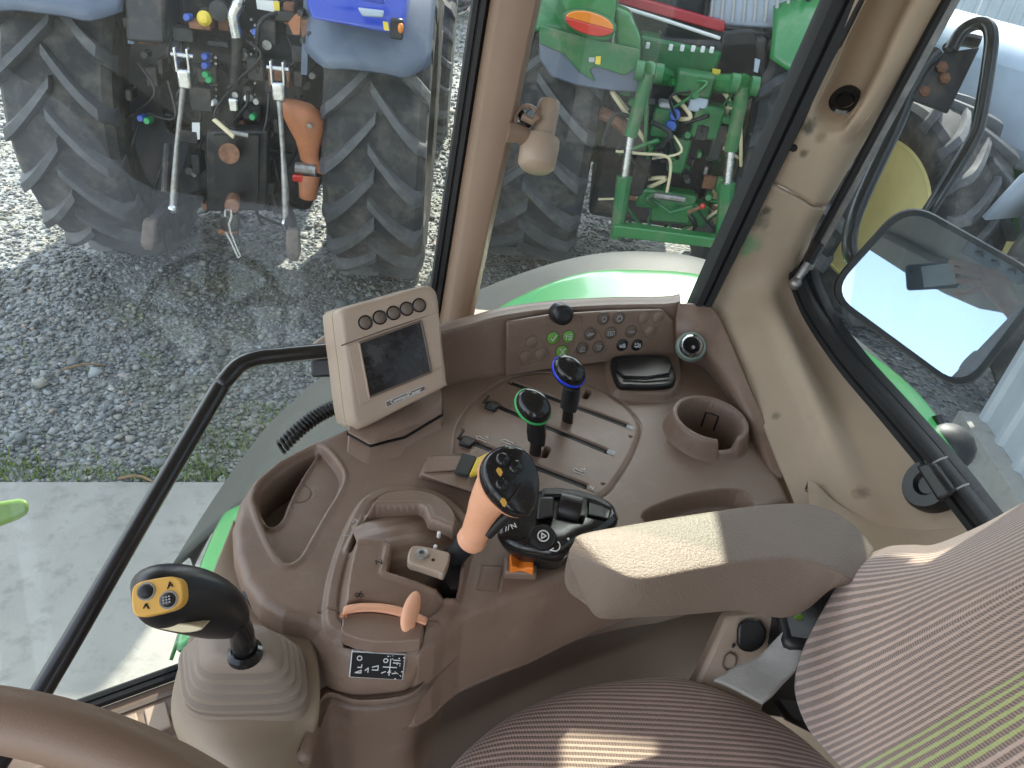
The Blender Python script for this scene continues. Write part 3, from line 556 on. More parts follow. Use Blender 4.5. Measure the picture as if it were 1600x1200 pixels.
# raised gear quadrant
DM = pxs([(503, 978), (505, 930), (520, 870), (543, 815), (566, 780), (600, 764), (650, 762), (692, 773), (722, 795), (742, 826), (741, 860), (730, 910), (712, 962), (690, 985), (655, 1004), (600, 1008), (548, 1003), (518, 996)], n=4)
dD = sdf(X, Y, DM); bar = np.array([PZ(500, 880, ZC)[:2], PZ(745, 830, ZC)[:2]]); bx = unit(bar[1] - bar[0]); by = np.array([-bx[1], bx[0]])
cD = PZ(632, 850, ZC)[:2]; tt = (X - cD[0]) * by[0] + (Y - cD[1]) * by[1]
H += .008 * S(dD / .007) - .003 * np.exp(-((dD - .019) / .0022) ** 2)
H += S((dD - .021) / .008) * .020 * np.clip(1 - (tt / .115) ** 2, 0, 1)
domeH = lambda: None
z1 = lambda x, y: (x / 2.857 + 340, y / 2.857 + 660)
ZD = ZC + .024
WN = pxs([z1(590, 532), z1(640, 425), z1(668, 385), z1(705, 372), z1(900, 374), z1(922, 388), z1(942, 442), z1(1010, 470), z1(1092, 500), z1(1098, 560), z1(1072, 742), z1(1040, 744), z1(900, 700), z1(752, 664), z1(774, 560), z1(750, 534), z1(680, 532)], z=ZD)
dW = sdf(X, Y, WN); H -= .05 * S(dW / .003); H += .0025 * np.exp(-((dW + .004) / .003) ** 2)
P2 = pxs([z1(555, 850), z1(578, 800), z1(640, 782), z1(760, 800), z1(880, 840), z1(940, 872), z1(915, 955), z1(890, 975), z1(700, 982), z1(560, 945)], z=ZD - .006)
dP2 = sdf(X, Y, P2); H -= .012 * S(dP2 / .003)
SE = pxs([z1(450, 812), z1(500, 815), z1(560, 835)], z=ZD - .01, closed=False); H -= .002 * np.exp(-(linedist(X, Y, SE) / .0011) ** 2)
SE = pxs([z1(930, 868), z1(1010, 872), z1(1085, 852)], z=ZD - .01); H -= .002 * np.exp(-(linedist(X, Y, SE[:2]) / .0011) ** 2)
# lever plate outline, square blank, screw heads
LPp = [(709, 702), (714, 664), (742, 626), (792, 592), (850, 582), (905, 594), (962, 622), (1000, 662), (994, 702), (968, 748), (940, 778), (880, 800), (800, 760), (716, 712)]
LP = pxs(LPp, n=4); dL = sdf(X, Y, LP); H -= .0022 * np.exp(-(dL / .0013) ** 2); H += .002 * S(dL / .01)
SQ = pxs([(752, 884), (787, 886), (779, 924), (743, 922)]); H -= .0014 * np.exp(-(sdf(X, Y, SQ) / .0011) ** 2)
slots = [((722, 686), (914, 761)), ((762, 629), (946, 706)), ((799, 599), (978, 666))]
for a, b_ in slots:
    d = linedist(X, Y, pxs([a, b_], closed=False)); H -= .035 * S((.0062 - d) / .0022)
for u, v in ((722, 673), (985, 684), (942, 758)):
    c = PZ(u, v, ZC)[:2]; H -= .004 * S((.0028 - np.hypot(X - c[0], Y - c[1])) / .0016)
for a, b_ in (((919, 612), (914, 622)), ((855, 703), (850, 714))):
    d = linedist(X, Y, pxs([a, b_], closed=False)); H -= .02 * S((.0050 - d) / .0022)
# cup holder
zc = ZC + .03; ci = PZ(1110, 655, zc)[:2]; ang = np.arctan2(Y - ci[1], X - ci[0]); rr = np.hypot(X - ci[0], Y - ci[1])
gap = PZ(1152, 706, zc)[:2] - ci; ga = math.atan2(gap[1], gap[0]); da = np.abs((ang - ga + math.pi) % (2 * math.pi) - math.pi)
lip = 1 - .62 * S((.36 - da) / .14)
H += lip * .033 * S((rr - .0465) / .004) * S((.066 - rr) / .010) + 0 * rr
H = np.where(rr < .0505, H * S((rr - .0465) / .004) - .085 * S((.0500 - rr) / .006), H)
# shelf under the lid, dish at the right
SB = pxs([(944, 570), (952, 548), (1050, 548), (1066, 572), (1064, 612), (1040, 628), (965, 624), (948, 602)], n=3); H += .012 * S(sdf(X, Y, SB) / .010)
DS = pxs([(1000, 806), (1030, 785), (1085, 768), (1140, 762), (1172, 772), (1180, 800), (1130, 822), (1040, 830)], n=3); H -= .028 * S(sdf(X, Y, DS) / .012)
H -= np.where(D < .014, .014 - np.sqrt(np.maximum(0, .014 ** 2 - np.clip(.014 - D, 0, .014) ** 2)), 0)
H = np.where(D < .0005, -.014 - .12 * S((.0005 - D) / .005), H)
ny_, nx_ = X.shape; idx = np.arange(nx_ * ny_).reshape(ny_, nx_); kp = D > -.008; q = kp[:-1, :-1] & kp[1:, :-1] & kp[:-1, 1:] & kp[1:, 1:]
Fq = np.stack([idx[:-1, :-1], idx[:-1, 1:], idx[1:, 1:], idx[1:, :-1]], -1)[q]; used = np.unique(Fq); rm = -np.ones(nx_ * ny_, int); rm[used] = np.arange(len(used))
Vv = np.stack([X.ravel(), Y.ravel(), ZC + H.ravel()], -1)[used]; Fq = rm[Fq]
me = bpy.data.meshes.new('console_body'); me.vertices.add(len(Vv)); me.vertices.foreach_set('co', Vv.ravel()); me.loops.add(Fq.size); me.loops.foreach_set('vertex_index', Fq.ravel().astype(np.int32)); me.polygons.add(len(Fq)); me.polygons.foreach_set('loop_start', np.arange(0, Fq.size, 4, dtype=np.int32)); me.update(calc_edges=True)
me.polygons.foreach_set('use_smooth', [True] * len(me.polygons)); me.materials.append(MT['brown']); link('console_body', me, con)
# skirt under the body, nose and pedestal
MB().prism([(*p, 1.64) for p in pxs([(560, 690), (470, 715), (405, 760), (380, 822), (385, 870), (410, 925), (500, 962), (560, 985), (640, 985), (700, 960), (900, 880), (1080, 820), (1225, 775), (1140, 560), (900, 520)])], (0, 0, -.55)).out('console_core', 'brownd', con)
npx = [(490, 968), (503, 990), (520, 1005), (552, 1015), (602, 1019), (655, 1016), (682, 1002), (700, 984), (727, 965), (790, 940), (900, 896)]
nbot = [(478, 1020), (500, 1056), (516, 1072), (552, 1082), (598, 1080), (640, 1072), (668, 1042), (692, 1022), (728, 998), (800, 962), (905, 925)]
rows = [[PZ(u, v, ZC - .006) for u, v in npx], [PZ(u * .75 + a * .25 + 0, v * .75 + b_ * .25 + 1, ZC - .016) for (u, v), (a, b_) in zip(npx, nbot)], [PZ(u, v, ZC - .055) for u, v in nbot], [PZ(u, v + 14, ZC - .10) for u, v in nbot]]
nose = patch('console_nose', rows, 'brown', con, 6, 6, .01)
# lower panel (pedestal side), proud of the nose
pt = [(470, 1190), (506, 1086), (556, 1092), (606, 1090), (648, 1078), (676, 1045), (722, 1003), (796, 968), (905, 930), (1010, 894), (1120, 858)]
rows = [[PZ(u, v - 8, ZC - .058) + np.array([0, .004, -.006]) for u, v in pt], [PZ(u, v + 2, ZC - .064) for u, v in pt], [PZ(u, v + 16, ZC - .078) for u, v in pt],
        [PZ(u, v + 16, ZC - .078) + np.array([.0, .02, -.2]) for u, v in pt], [PZ(u, v + 16, ZC - .078) + np.array([.0, .05, -.55]) for u, v in pt]]
patch('pedestal_panel', rows, 'brown', con, 6, 4, .01)
# label on the nose
_a, _n = on_mesh(nose, 590, 1036); _n = unit(_n + .35 * unit(CP - _a)); fr = frame(_a, _n, PZ(630, 1024, ZC - .03) - PZ(550, 1015, ZC - .03)); nb = _a + _n * .006
lw, lh = .056, .029
lb = MB().prism([nb + fr[1] @ np.array([x, y, 0]) for x, y in ((-lw / 2, -lh / 2), (lw / 2, -lh / 2), (lw / 2, lh / 2), (-lw / 2, lh / 2))], -fr[1][:, 2] * .006).out('label_plate', 'white', con, bevel=.001)
MB().prism([nb + fr[1] @ np.array([x, y, .0003]) for x, y in ((-lw / 2 + .0013, -lh / 2 + .0013), (lw / 2 - .001, -lh / 2 + .001), (lw / 2 - .001, lh / 2 - .001), (-lw / 2 + .001, lh / 2 - .001))], fr[1][:, 2] * .0004).out('label_face', 'label', lb)
g = MB(); fl = (nb + fr[1][:, 2] * .0008, fr[1]); s = .001
ribbon(g, fl, [arc(-19 * s, 8 * s, 2.4 * s, 0, 360), [(-20 * s, -2 * s), (-16 * s, -2 * s), (-16 * s, 1 * s)], [(-22 * s, -8 * s), (-16 * s, -8 * s), (-16 * s, -5 * s), (-22 * s, -8 * s)], [(-5 * s, -4 * s), (1 * s, -4 * s), (1 * s, 1 * s), (-5 * s, -1 * s)],
               [(6 * s, 0), (20 * s, 0)], [(13 * s, -9 * s), (13 * s, 9 * s)], arc(8 * s, 7 * s, 2.2 * s, 0, 360, 8), [(16 * s, 5 * s), (22 * s, 5 * s)], [(16 * s, 8 * s), (23 * s, 8 * s)], [(5 * s, -7 * s), (9 * s, -5 * s)], [(16 * s, -7 * s), (21 * s, -6 * s)], [(-12 * s, -5 * s), (-9 * s, -2 * s), (-9 * s, -7 * s)]], .0009)
g.out('label_print', 'white', lb, smooth=0)
g = MB()
for i in range(90):                                                 # worn-off speckle on the right of the label
    x = random.uniform(.002, .0265); y = random.uniform(-.013, .013)
    if random.random() < (x / .027) ** 2 * (.5 + .5 * abs(y) / .013 + (y > 0) * .3): ribbon(g, fl, [[(x, y), (x + random.uniform(.0003, .0012), y + random.uniform(-.0004, .0004))]], random.uniform(.0004, .0013), .0002)
g.out('label_wear', 'white', lb, smooth=0)
# back wall of the console with the button panel
bw_b = [(676, 622), (700, 610), (735, 600), (789, 590), (860, 575), (950, 563), (1058, 556), (1095, 558)]
bw_t = [(668, 530), (700, 521), (735, 512), (783, 499), (860, 488), (950, 482), (1040, 480), (1064, 476)]
zt = 1.795
rows = [[PZ(u, v, ZC - .006) for u, v in bw_b], [PZ(a * .5 + c * .5, b_ * .5 + d_ * .5, ZC + .042) for (a, b_), (c, d_) in zip(bw_b, bw_t)], [PZ(u, v, zt - .004) for u, v in bw_t], [PZ(u, v - 2, zt) + np.array([0, .010, .001]) for u, v in bw_t], [PZ(u, v - 2, zt) + np.array([0, .035, .0]) for u, v in bw_t], [PZ(u, v - 2, zt) + np.array([-.005, .045, -.03]) for u, v in bw_t]]
patch('console_back', rows, 'brown', con, 6, 3, .008)
lt = (.2, .6)
def BW(u, v):                                                       # point on the back wall under a pixel
    n = unit(np.cross(PZ(1040, 480, zt) - PZ(783, 499, zt), PZ(900, 570, ZC) - PZ(900, 485, zt))); o = PZ(910, 485, zt)
    if (RM.T @ n)[2] > 0: n = -n
    return PP(u, v, o + n * .0115, n), n
_, bn = BW(900, 520); br_ = unit(PZ(1040, 480, zt) - PZ(783, 499, zt))
q = [(791, 589), (860, 577), (950, 566), (1056, 558), (1052, 500), (1036, 484), (950, 487), (860, 493), (792, 504)]
pan = MB().prism([BW(u, v)[0] for u, v in q], -bn * .010).out('button_panel', 'brown', con, bevel=.003)
def on_panel(u, v, lift=0.): p, n = BW(u, v); return frame(p + n * lift, n, br_)
s = .001
glyphs = {'tick': [[(-3.5, 0), (-1, -3.5), (4, 4)]], 'cross': [[(-3, -4), (3, 4)], [(-3, 4), (3, -4)], [(-4, 4), (-2, 4)], [(2, 4), (4, 4)], [(-4, -4), (-2, -4)], [(2, -4), (4, -4)]],
 'list': [[(-4, -3), (-4, 3), (-5, 1.5)], [(-4, 3), (-3, 1.5)], [(-1, 3.5), (4, 3.5)], [(-1, 1.2), (4, 1.2)], [(-1, -1.2), (4, -1.2)], [(-1, -3.5), (4, -3.5)]],
 'lamp': [arc(0, .5, 2.8, -60, 240), [(-1.4, -2), (-1.4, -3.5), (1.4, -3.5), (1.4, -2)]], 'ring': [arc(0, 0, 3.2, 0, 360)] + [[(4 * math.cos(a), 4 * math.sin(a)), (5 * math.cos(a), 5 * math.sin(a))] for a in [k * .785 for k in range(8)]],
 'diff': [[(-5, -1), (5, 1)], [(-4, 1), (-1, 2)], [(-3, -2.5), (-3, 0)], [(0, -2), (0, 2)], [(2, -1), (2, 2.5)]], 'pto': [[(-4.5, -2.5), (-4.5, 2.5), (4.5, 2.5), (4.5, -2.5)], arc(0, -.5, 1.6, 0, 360, 8), [(-3, -3), (-1, -3)], [(1, -3), (3, -3)]],
 'arm1': [[(-4, -3), (-3, 1), (0, 3.5)], [(-1, -3), (0, 0), (2.5, 2)], [(-4, -4), (4, -3.5)], [(1, 1), (3, -1)]], 'arm2': [[(-4, 2), (0, 3), (3, 2)], [(-3, -1), (1, 0), (4, 1)], [(-3, -3.5), (1, -3), (3, -2)]],
 'trac1': [[(-5, -1), (-1, -1), (0, 0), (0, 2), (3, 2), (3, -2)], arc(2, -1.5, 1.8, 0, 360, 8), arc(-2.5, -2, 1, 0, 360, 8), [(-5, .8), (-2, .8)]], 'trac2': [[(-5, -1), (-1, -1), (1, -1), (1, 2), (4, 2), (4, -2)], arc(3, -1.5, 1.7, 0, 360, 8), arc(-1.5, -2, 1, 0, 360, 8), [(-4, 1), (-4, 4)], [(-2, 2), (0, 3.5)]]}
buttons = [(831, 535, 'brown', None, ''), (822, 557, 'brown', None, ''), (845, 553, 'brown', None, ''), (864, 528, 'greenb', 'tick', 'green button with a white tick'), (888.5, 526, 'greenb', 'list', 'green button with a white list symbol'), (878, 549, 'greenb', 'cross', 'green button with a white X'),
 (922, 522, 'brownd', 'diff', ''), (910, 544, 'brownd', 'arm1', ''), (935, 542, 'brownd', 'arm2', ''), (943, 498, 'brownd', 'lamp', ''), (967, 497, 'brownd', 'ring', ''), (954, 520, 'brownd', 'pto', ''), (986, 518, 'brownd', 'TEXT', ''), (972, 539, 'black', 'trac1', ''), (995, 539, 'black', 'trac2', ''),
 (1006, 496, 'brown', None, ''), (1028, 496, 'brown', None, ''), (1016, 518, 'brown', None, '')]
for (u, v, m_, gl, lbl) in buttons:
    fr = on_panel(u, v); r = .0102
    b = MB().lathe([(0, .0022), (r * .86, .0020), (r, .0008), (r, -.004)], fr[0], fr[1][:, 2], 28).out('push_button', m_, con, smooth=40)
    if lbl: b['label'] = lbl
    MB().lathe([(r + .0002, .0003), (r + .0012, .0006), (r + .0016, -.003)], fr[0], fr[1][:, 2], 28, cap=False).out('button_ring', 'brownd' if m_ != 'brown' else 'brown', b)
    pm = 'white' if m_ in ('greenb', 'black') else 'greyprint'
    f2 = (fr[0] + fr[1][:, 2] * .0022, fr[1])
    if gl == 'TEXT': text('symbol', 'HMS', .0058, f2, pm, b)
    elif gl: ribbon(MB(), f2, [[(x * .00125, y * .00125) for x, y in ln] for ln in glyphs[gl]], .0011 if gl not in ('tick', 'cross') else .0016).out('symbol', pm, b, smooth=0)
for loop in ([(831, 522), (843, 527), (858, 551), (855, 562), (815, 570), (809, 558), (820, 530), (831, 522)], [(895, 492), (908, 495), (911, 505), (901, 540), (892, 556)], [(922, 510), (935, 517), (948, 545), (940, 553), (902, 557), (898, 545), (910, 516), (922, 510)], [(960, 510), (968, 500)], [(986, 507), (1000, 520), (1008, 540)], [(996, 486), (1034, 486), (1034, 502), (1020, 530), (1008, 528), (996, 500)]):
    MB().tube([BW(u, v)[0] + bn * .0004 for u, v in loop], .0007, 5).out('panel_ridge', 'brown', con)
fr = on_panel(874, 489); kb = MB().lathe([(.0, .020), (.0085, .020), (.0095, .0215), (.0135, .021), (.0165, .018), (.0172, .010), (.0172, -.004)], fr[0], unit(fr[1][:, 2] + np.array([0, 0, .15])), 32).out('dial_knob', 'black', con, smooth=40)
# power socket
sw = [[(1060, 474, 1.797), (1088, 474, 1.80), (1114, 480, 1.80), (1132, 512, 1.785), (1170, 602, 1.755), (1206, 688, 1.722), (1222, 745, 1.702)], [(1056, 500, 1.776), (1082, 500, 1.785), (1102, 512, 1.782), (1124, 545, 1.765), (1160, 622, 1.742), (1198, 696, 1.716), (1216, 745, 1.700)], [(1056, 530, 1.745), (1078, 535, 1.752), (1100, 550, 1.752), (1120, 575, 1.742), (1152, 632, 1.726), (1190, 705, 1.708), (1210, 748, 1.696)], [(1058, 558, 1.696), (1080, 568, 1.696), (1102, 580, 1.696), (1124, 606, 1.696), (1150, 645, 1.696), (1182, 705, 1.694), (1200, 745, 1.692)]]
patch('console_wing', [[PZ(*p) for p in r] for r in sw], 'brown', con, 6, 5, .008)
sc = PZ(1080, 541, 1.766); sn = unit([-.12, -.72, .66])
so_ = MB().lathe([(.0125, .0), (.0125, .007), (.0150, .010), (.0185, .007), (.0195, -.012)], sc, sn, 32, cap=False).out('power_socket', 'chrome', con, smooth=50)
MB().lathe([(0, .002), (.0128, .002)], sc, sn, 24).out('socket_core', 'black', so_); MB().lathe([(.0196, .004), (.023, .002), (.025, -.008)], sc, sn, 32, cap=False).out('socket_ring', mat('worn_green_ring', (.20, .26, .22), .5, var=(60, .3)), so_)
MB().lathe([(0, .009), (.003, .009), (.0035, .0)], sc + np.array([.003, 0, -.003]), sn, 12).out('contact', 'steel', so_)
# lid on the shelf
lq = [(955, 566), (962, 556), (1000, 553), (1042, 555), (1050, 566), (1056, 586), (1052, 598), (1030, 602), (985, 602), (966, 598)]
lid = MB().prism([PZ(u, v, ZC + .022) for u, v in cat(lq, 3, True)], (0, 0, -.014)).out('storage_lid', 'black', con, bevel=.004, seg=3)
MB().prism([PZ(u, v, ZC + .026) for u, v in cat([(966, 562), (1038, 560), (1046, 583), (976, 588)], 2, True)], (0, 0, -.006)).out('lid_panel', 'black', lid, bevel=.002)
MB().tube([PZ(975, 589, ZC + .026), PZ(1010, 591, ZC + .026), PZ(1046, 588, ZC + .026)], .0016, 8).out('lid_lip', 'gloss', lid)
# cup holder clip mark
cy3 = lambda a, z: np.array([ci[0] + .0478 * math.cos(math.radians(a)), ci[1] + .0478 * math.sin(math.radians(a)), ZC + z])
MB().tube([cy3(84, -.020), cy3(84, .008), cy3(72, .008), cy3(60, .008), cy3(60, -.020)], .0015, 6).out('cup_clip', 'rubber', con)
# inside of the quadrant: ribbed drum, lever bracket, speed slider
dc = PZ(632, 850, ZD - .03); ax3 = np.array([bx[0], bx[1], 0])
prof_ = []
mb = MB(); n_ = 46; Rr = .085; hw = .058; by3 = np.array([by[0], by[1], 0])
ringsL = []
for i in range(n_ + 1):
    a = -1.05 + 2.1 * i / n_; r_ = Rr + (.0016 if (i % 6) < 4 else 0); ringsL.append([dc + ax3 * x + by3 * math.sin(a) * r_ + np.array([0, 0, math.cos(a) * r_ - Rr + .019]) for x in (-hw, hw)])
V, F = gridmesh(ringsL); obj('gate_drum', V, F, 'brown', con, smooth=20, solid=.004)
zb = ZD + .006
br2 = MB().prism([PZ(*z1(*p), zb) for p in cat([(848, 600), (860, 560), (885, 548), (940, 555), (1010, 572), (1040, 590), (1012, 672), (985, 668), (900, 640), (855, 625)], 3, True)], (0, 0, -.012)).out('lever_bracket', 'tan', con, bevel=.003)
bc = PZ(*z1(912, 590), zb); MB().lathe([(.0, .002), (.003, .002), (.0035, .004), (.0075, .003), (.008, 0)], bc, (0, 0, 1), 20).out('bolt', 'steel', br2, smooth=40)
bc = PZ(*z1(962, 614), zb); MB().lathe([(.0, .0008), (.0018, .0008), (.002, 0)], bc, (0, 0, 1), 10).out('bolt', 'black', br2)
for p in ((988, 495), (972, 555)):
    bc = PZ(*z1(*p), zb - .002); MB().lathe([(0, .002), (.0022, .0015), (.0024, -.006)], bc, (0, 0, 1), 12).out('pin', 'white', con)
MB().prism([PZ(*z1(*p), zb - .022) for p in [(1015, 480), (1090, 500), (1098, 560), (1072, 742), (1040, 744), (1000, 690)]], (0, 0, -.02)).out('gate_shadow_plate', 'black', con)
# slider drum: fixed drum body, orange band, thumb knob
zs = ZD - .004
MB().prism([PZ(*z1(*p), zs) for p in cat([(556, 900), (562, 862), (600, 850), (700, 848), (800, 862), (915, 892), (908, 955), (885, 972), (700, 978), (560, 940)], 2, True)], (0, 0, -.02)).out('slider_drum', 'brown', con, bevel=.008, seg=3)
bd_t = [(560, 862), (566, 822), (620, 808), (700, 806), (780, 815), (860, 838), (938, 872)]; bd_b = [(562, 872), (570, 862), (620, 850), (700, 848), (780, 860), (850, 880), (928, 908)]
sb = patch('slider_band', [[PZ(*z1(*p), zs - .004) for p in bd_t], [PZ(*z1(p[0], p[1] + 6), zs + .004) for p in bd_t], [PZ(*z1(p[0], p[1] - 6), zs + .005) for p in bd_b], [PZ(*z1(*p), zs - .004) for p in bd_b]], 'orange', con, 5, 3, .004)
kc = PZ(*z1(862, 842), zs + .022); ku = unit(PZ(*z1(886, 765), zs + .022) - PZ(*z1(838, 920), zs + .022)); kn = unit(CP - kc); kr = unit(np.cross(ku, kn)); R3 = np.column_stack([kr, ku, np.cross(kr, ku)])
MB().ball(kc, (.0088, .0260, .007), 24, R3).out('slider_knob', 'orange', sb, smooth=180)
MB().tube([kc - np.array([0, 0, .03]), kc], .006, 12).out('slider_stem', 'orange', sb)
g = MB(); fh = lambda u, v, z: frame(PZ(u, v, z), (0, 0, 1), (bx[0], bx[1], 0))
ribbon(g, fh(*z1(632, 772), ZD - .0035), [arc(-.002, .001, .0022, 0, 360, 8), arc(.0018, -.0012, .0022, 0, 360, 8), [(-.003, -.003), (.003, .004)]], .0008).out('slider_symbol', 'label', con, smooth=0)
g = MB(); ribbon(g, fh(*z1(720, 625), ZD + .0026), [[(-.003, -.003), (-.003, .003), (.003, -.003), (.003, .003)]], .0009).out('gate_letter', 'label', con, smooth=0)
g = MB(); ribbon(g, fh(*z1(614, 440), ZD + .001), [[(-.003, -.002), (0, .003), (.003, -.002)]], .0008); g.out('gate_mark', 'greyprint', con, smooth=0); g = MB(); ribbon(g, fh(*z1(572, 508), ZD + .001), [[(-.003, 0), (.003, 0)]], .0008); g.out('gate_mark', 'greyprint', con, smooth=0)
# lever slots: dark inserts, end clips, print
for i, (a, b_) in enumerate(slots):
    A_, B_ = PZ(*a, ZC - .0012), PZ(*b_, ZC - .0012); e_ = unit(B_ - A_); n_2 = np.array([-e_[1], e_[0], 0]) * .0046
    MB().prism([A_ - n_2, B_ - n_2, B_ + n_2, A_ + n_2], (0, 0, -.006)).out('slot_insert', 'rubber', con)
for (u, v) in ((730, 688), (769, 632)):
    c = PZ(u, v, ZC + .008); dd = unit(PZ(914, 761, ZC) - PZ(722, 686, ZC)); dn = np.array([-dd[1], dd[0], 0])
    k = MB().prism([c + dd * x + dn * y for x, y in ((-.009, -.009), (.009, -.009), (.010, .008), (-.009, .009))], (0, 0, -.016)).out('slot_stop', 'black', con, bevel=.002)
    MB().tube([c + dd * -.012 + dn * .012 + (0, 0, .004), c + dd * -.012 - dn * .006 + (0, 0, .002)], .0018, 6).out('stop_clip', 'black', k)
sd3 = unit(PZ(914, 761, ZC) - PZ(722, 686, ZC))
fs = lambda u, v: frame(PZ(u, v, ZC + .0024), (0, 0, 1), sd3)
for (u, v, sgn) in ((752, 686, 1), (792, 691, -1), (904, 737, 1)):
    g = MB(); ribbon(g, fs(u, v), [[(x * .0012, y * .0012 * sgn) for x, y in ln] for ln in ([(-7, 0), (-5, 3), (-1, 2), (5, 2), (7, 4)], [(-7, 0), (-4, -3), (3, -2), (7, -3), (7, 0)], [(1, 6), (6, 7), (4, 9)], [(6, 7), (4, 5)])], .0008); g.out('slot_symbol', 'white', con, smooth=0)
for (u, v) in ((985, 668), (955, 707), (924, 763)):
    f = fs(u, v); d = MB().prism([f[0] + f[1] @ np.array([x, y, 0]) for x, y in ((-.006, -.005), (.006, -.005), (.006, .005), (-.006, .005))], (0, 0, .0004)).out('slot_sticker', 'greyprint' if u > 930 else 'brown', con, smooth=0)
    text('symbol', 'N', .008, (f[0] + np.array([0, 0, .0004]), f[1]), 'white', d)
# little raised lever guard left of the levers
zg = ZC + .022
gq = [(657, 741), (672, 712), (746, 712), (772, 722), (768, 760), (735, 768)]
gb = MB().loft([[PZ(u, v, ZC - .004) for u, v in ((652, 748), (666, 712), (750, 710), (790, 724), (786, 776), (738, 772))], [PZ(u, v, zg) for u, v in gq]]).out('guard_box', 'brown', con, bevel=.004, seg=3)
MB().prism([PZ(u, v, zg + .001) for u, v in ((675, 714), (722, 714), (714, 736), (664, 738))], (0, 0, .002)).out('guard_cap', 'brown', gb, bevel=.002)
MB().prism([PZ(u, v, zg + .002) for u, v in ((722, 713), (744, 718), (731, 747), (710, 742))], (0, 0, .006)).out('guard_window', 'greyflap', gb, bevel=.001)
MB().prism([PZ(u, v, zg + .006) for u, v in ((744, 722), (764, 712), (762, 742), (733, 747))], (0, 0, .008)).out('guard_tab', 'yellow', gb, bevel=.002)
MB().prism([PZ(u, v, zg + .003) for u, v in ((742, 747), (775, 744), (782, 765), (742, 758))], (0, 0, .006)).out('guard_block', 'black', gb, bevel=.002)
# rocker switch
zr = ZC + .012
rb = MB().loft([[PZ(u, v, ZC - .002) for u, v in ((787, 868), (842, 868), (839, 908), (786, 906))], [PZ(u, v, zr) for u, v in ((789, 869), (840, 870), (837, 896), (788, 894))]]).out('rocker_base', 'brown', con, bevel=.003)
x0, x1 = PZ(796, 882, zr), PZ(832, 884, zr); xd = unit(x1 - x0); yd = np.array([-xd[1], xd[0], 0]); hl = np.linalg.norm(x1 - x0) / 2; c = (x0 + x1) / 2
rings = [[c + xd * t * hl + yd * sgn * w_ + np.array([0, 0, z_]) for sgn, z_ in ((-1, -.004), (-1, h), (1, h), (1, -.004))] for t, h, w_ in ((-1, .009, .0115), (-.6, .008, .0105), (-.15, .0035, .009), (.15, .0035, .009), (.6, .008, .0105), (1, .009, .0115))]
MB().loft(rings).out('rocker', 'orangesw', rb, bevel=.0015)
# ================================================================== levers standing in the console slots
def slot_lever(ring_m, label, foot, neck0, neck1, head, hz, grp):
    fz = PZ(*foot, ZC - .01); t = thing('spool_lever', label, 'lever', tuple(fz), group=grp)
    h = PZ(*head, hz); n0 = PZ(*neck0, ZC + .035); n1 = PZ(*neck1, hz - .032)
    sd_ = unit([sd3[0], sd3[1], 0]); cr = np.array([-sd_[1], sd_[0], 0]); ax = unit(h - fz)
    def rect(c, a, b_, k=.35): return [c + sd_ * x * a + cr * y * b_ for x, y in ((-1, -k), (-1, k), (-k, 1), (k, 1), (1, k), (1, -k), (k, -1), (-k, -1))]
    MB().loft([rect(fz, .0085, .0045), rect(n0, .0085, .0045), rect(n0, .0125, .0065), rect(n0 * .5 + n1 * .5, .0135, .0085), rect(n1, .0125, .010), rect(n1 * .4 + h * .6, .014, .012)]).out('shaft', 'black', t, bevel=.0015)
    fw = unit(np.array([h[0] - 1.1, h[1] - 1.5, 0]) * -1); tn = unit(ax * .72 + np.array([.33, -.55, .35])); u = unit(np.array([1., -.75, -.2])); u = unit(u - (u @ tn) * tn); v = np.cross(tn, u); R_ = np.column_stack([u, v, tn])
    pr = [(.0, -.017), (.012, -.0165), (.0195, -.011), (.0215, -.004)]
    MB().lathe([(max(r, .0005), z) for r, z in pr], h, tn, 28, sx=1.22, ref=u).out('knob_base', 'black', t, smooth=60)
    MB().lathe([(.0214, -.0045), (.0228, -.003), (.0228, .0), (.0214, .0015)], h, tn, 32, sx=1.22, ref=u, cap=False).out('knob_ring', ring_m, t, smooth=60)
    MB().lathe([(.0214, .001), (.0208, .006), (.0178, .0115), (.0125, .0145), (.006, .0158), (.0005, .0160)], h, tn, 32, sx=1.22, ref=u).out('knob_cap', 'gloss', t, smooth=60)
    return t
slot_lever('bluer', 'black lever with a blue ring round its knob, in the rear slot', (886, 665), (888, 640), (894, 604), (889, 580), ZC + .085, 'spool valve levers')
slot_lever('greenr', 'black lever with a green ring round its knob, in the middle of the console', (835, 716), (838, 692), (838, 662), (833, 635), ZC + .095, 'spool valve levers')
# orange gear lever
fz = PZ(690, 893, ZC + .02); gl = thing('gear_lever', 'orange gear lever with a black button face leaning over the ribbed gate', 'gear lever', tuple(fz))
L3 = lambda u, v, d: PD(u, v, d)
MB().tube(cat([L3(688, 896, .93), L3(700, 884, .915), L3(716, 864, .90), L3(732, 846, .885)], 4), [.013] * 3 + [.0125] * 10, 14).out('boot', 'rubber', gl, smooth=60)
MB().tube([L3(672, 880, .935), L3(692, 890, .925)], .010, 10).out('pivot', 'black', gl)
nk = [(733, 849, .884, .0150, .0135), (741, 836, .877, .0160, .0145), (752, 806, .862, .0170, .0165), (762, 784, .850, .0205, .019), (775, 766, .842, .0255, .024), (788, 752, .838, .030, .028)]
cen = cat([L3(a, b_, c) for a, b_, c, _, _ in nk], 4); ra = np.interp(np.linspace(0, 5, len(cen)), range(6), [q[3] for q in nk])
MB().tube(cen, list(ra), 28).out('grip', 'orange', gl, smooth=80)
MB().lathe([(.0135, 0), (.0172, .002), (.0172, .008), (.0162, .012)], cen[1], unit(cen[4] - cen[0]), 28, cap=False).out('collar', 'orange', gl)
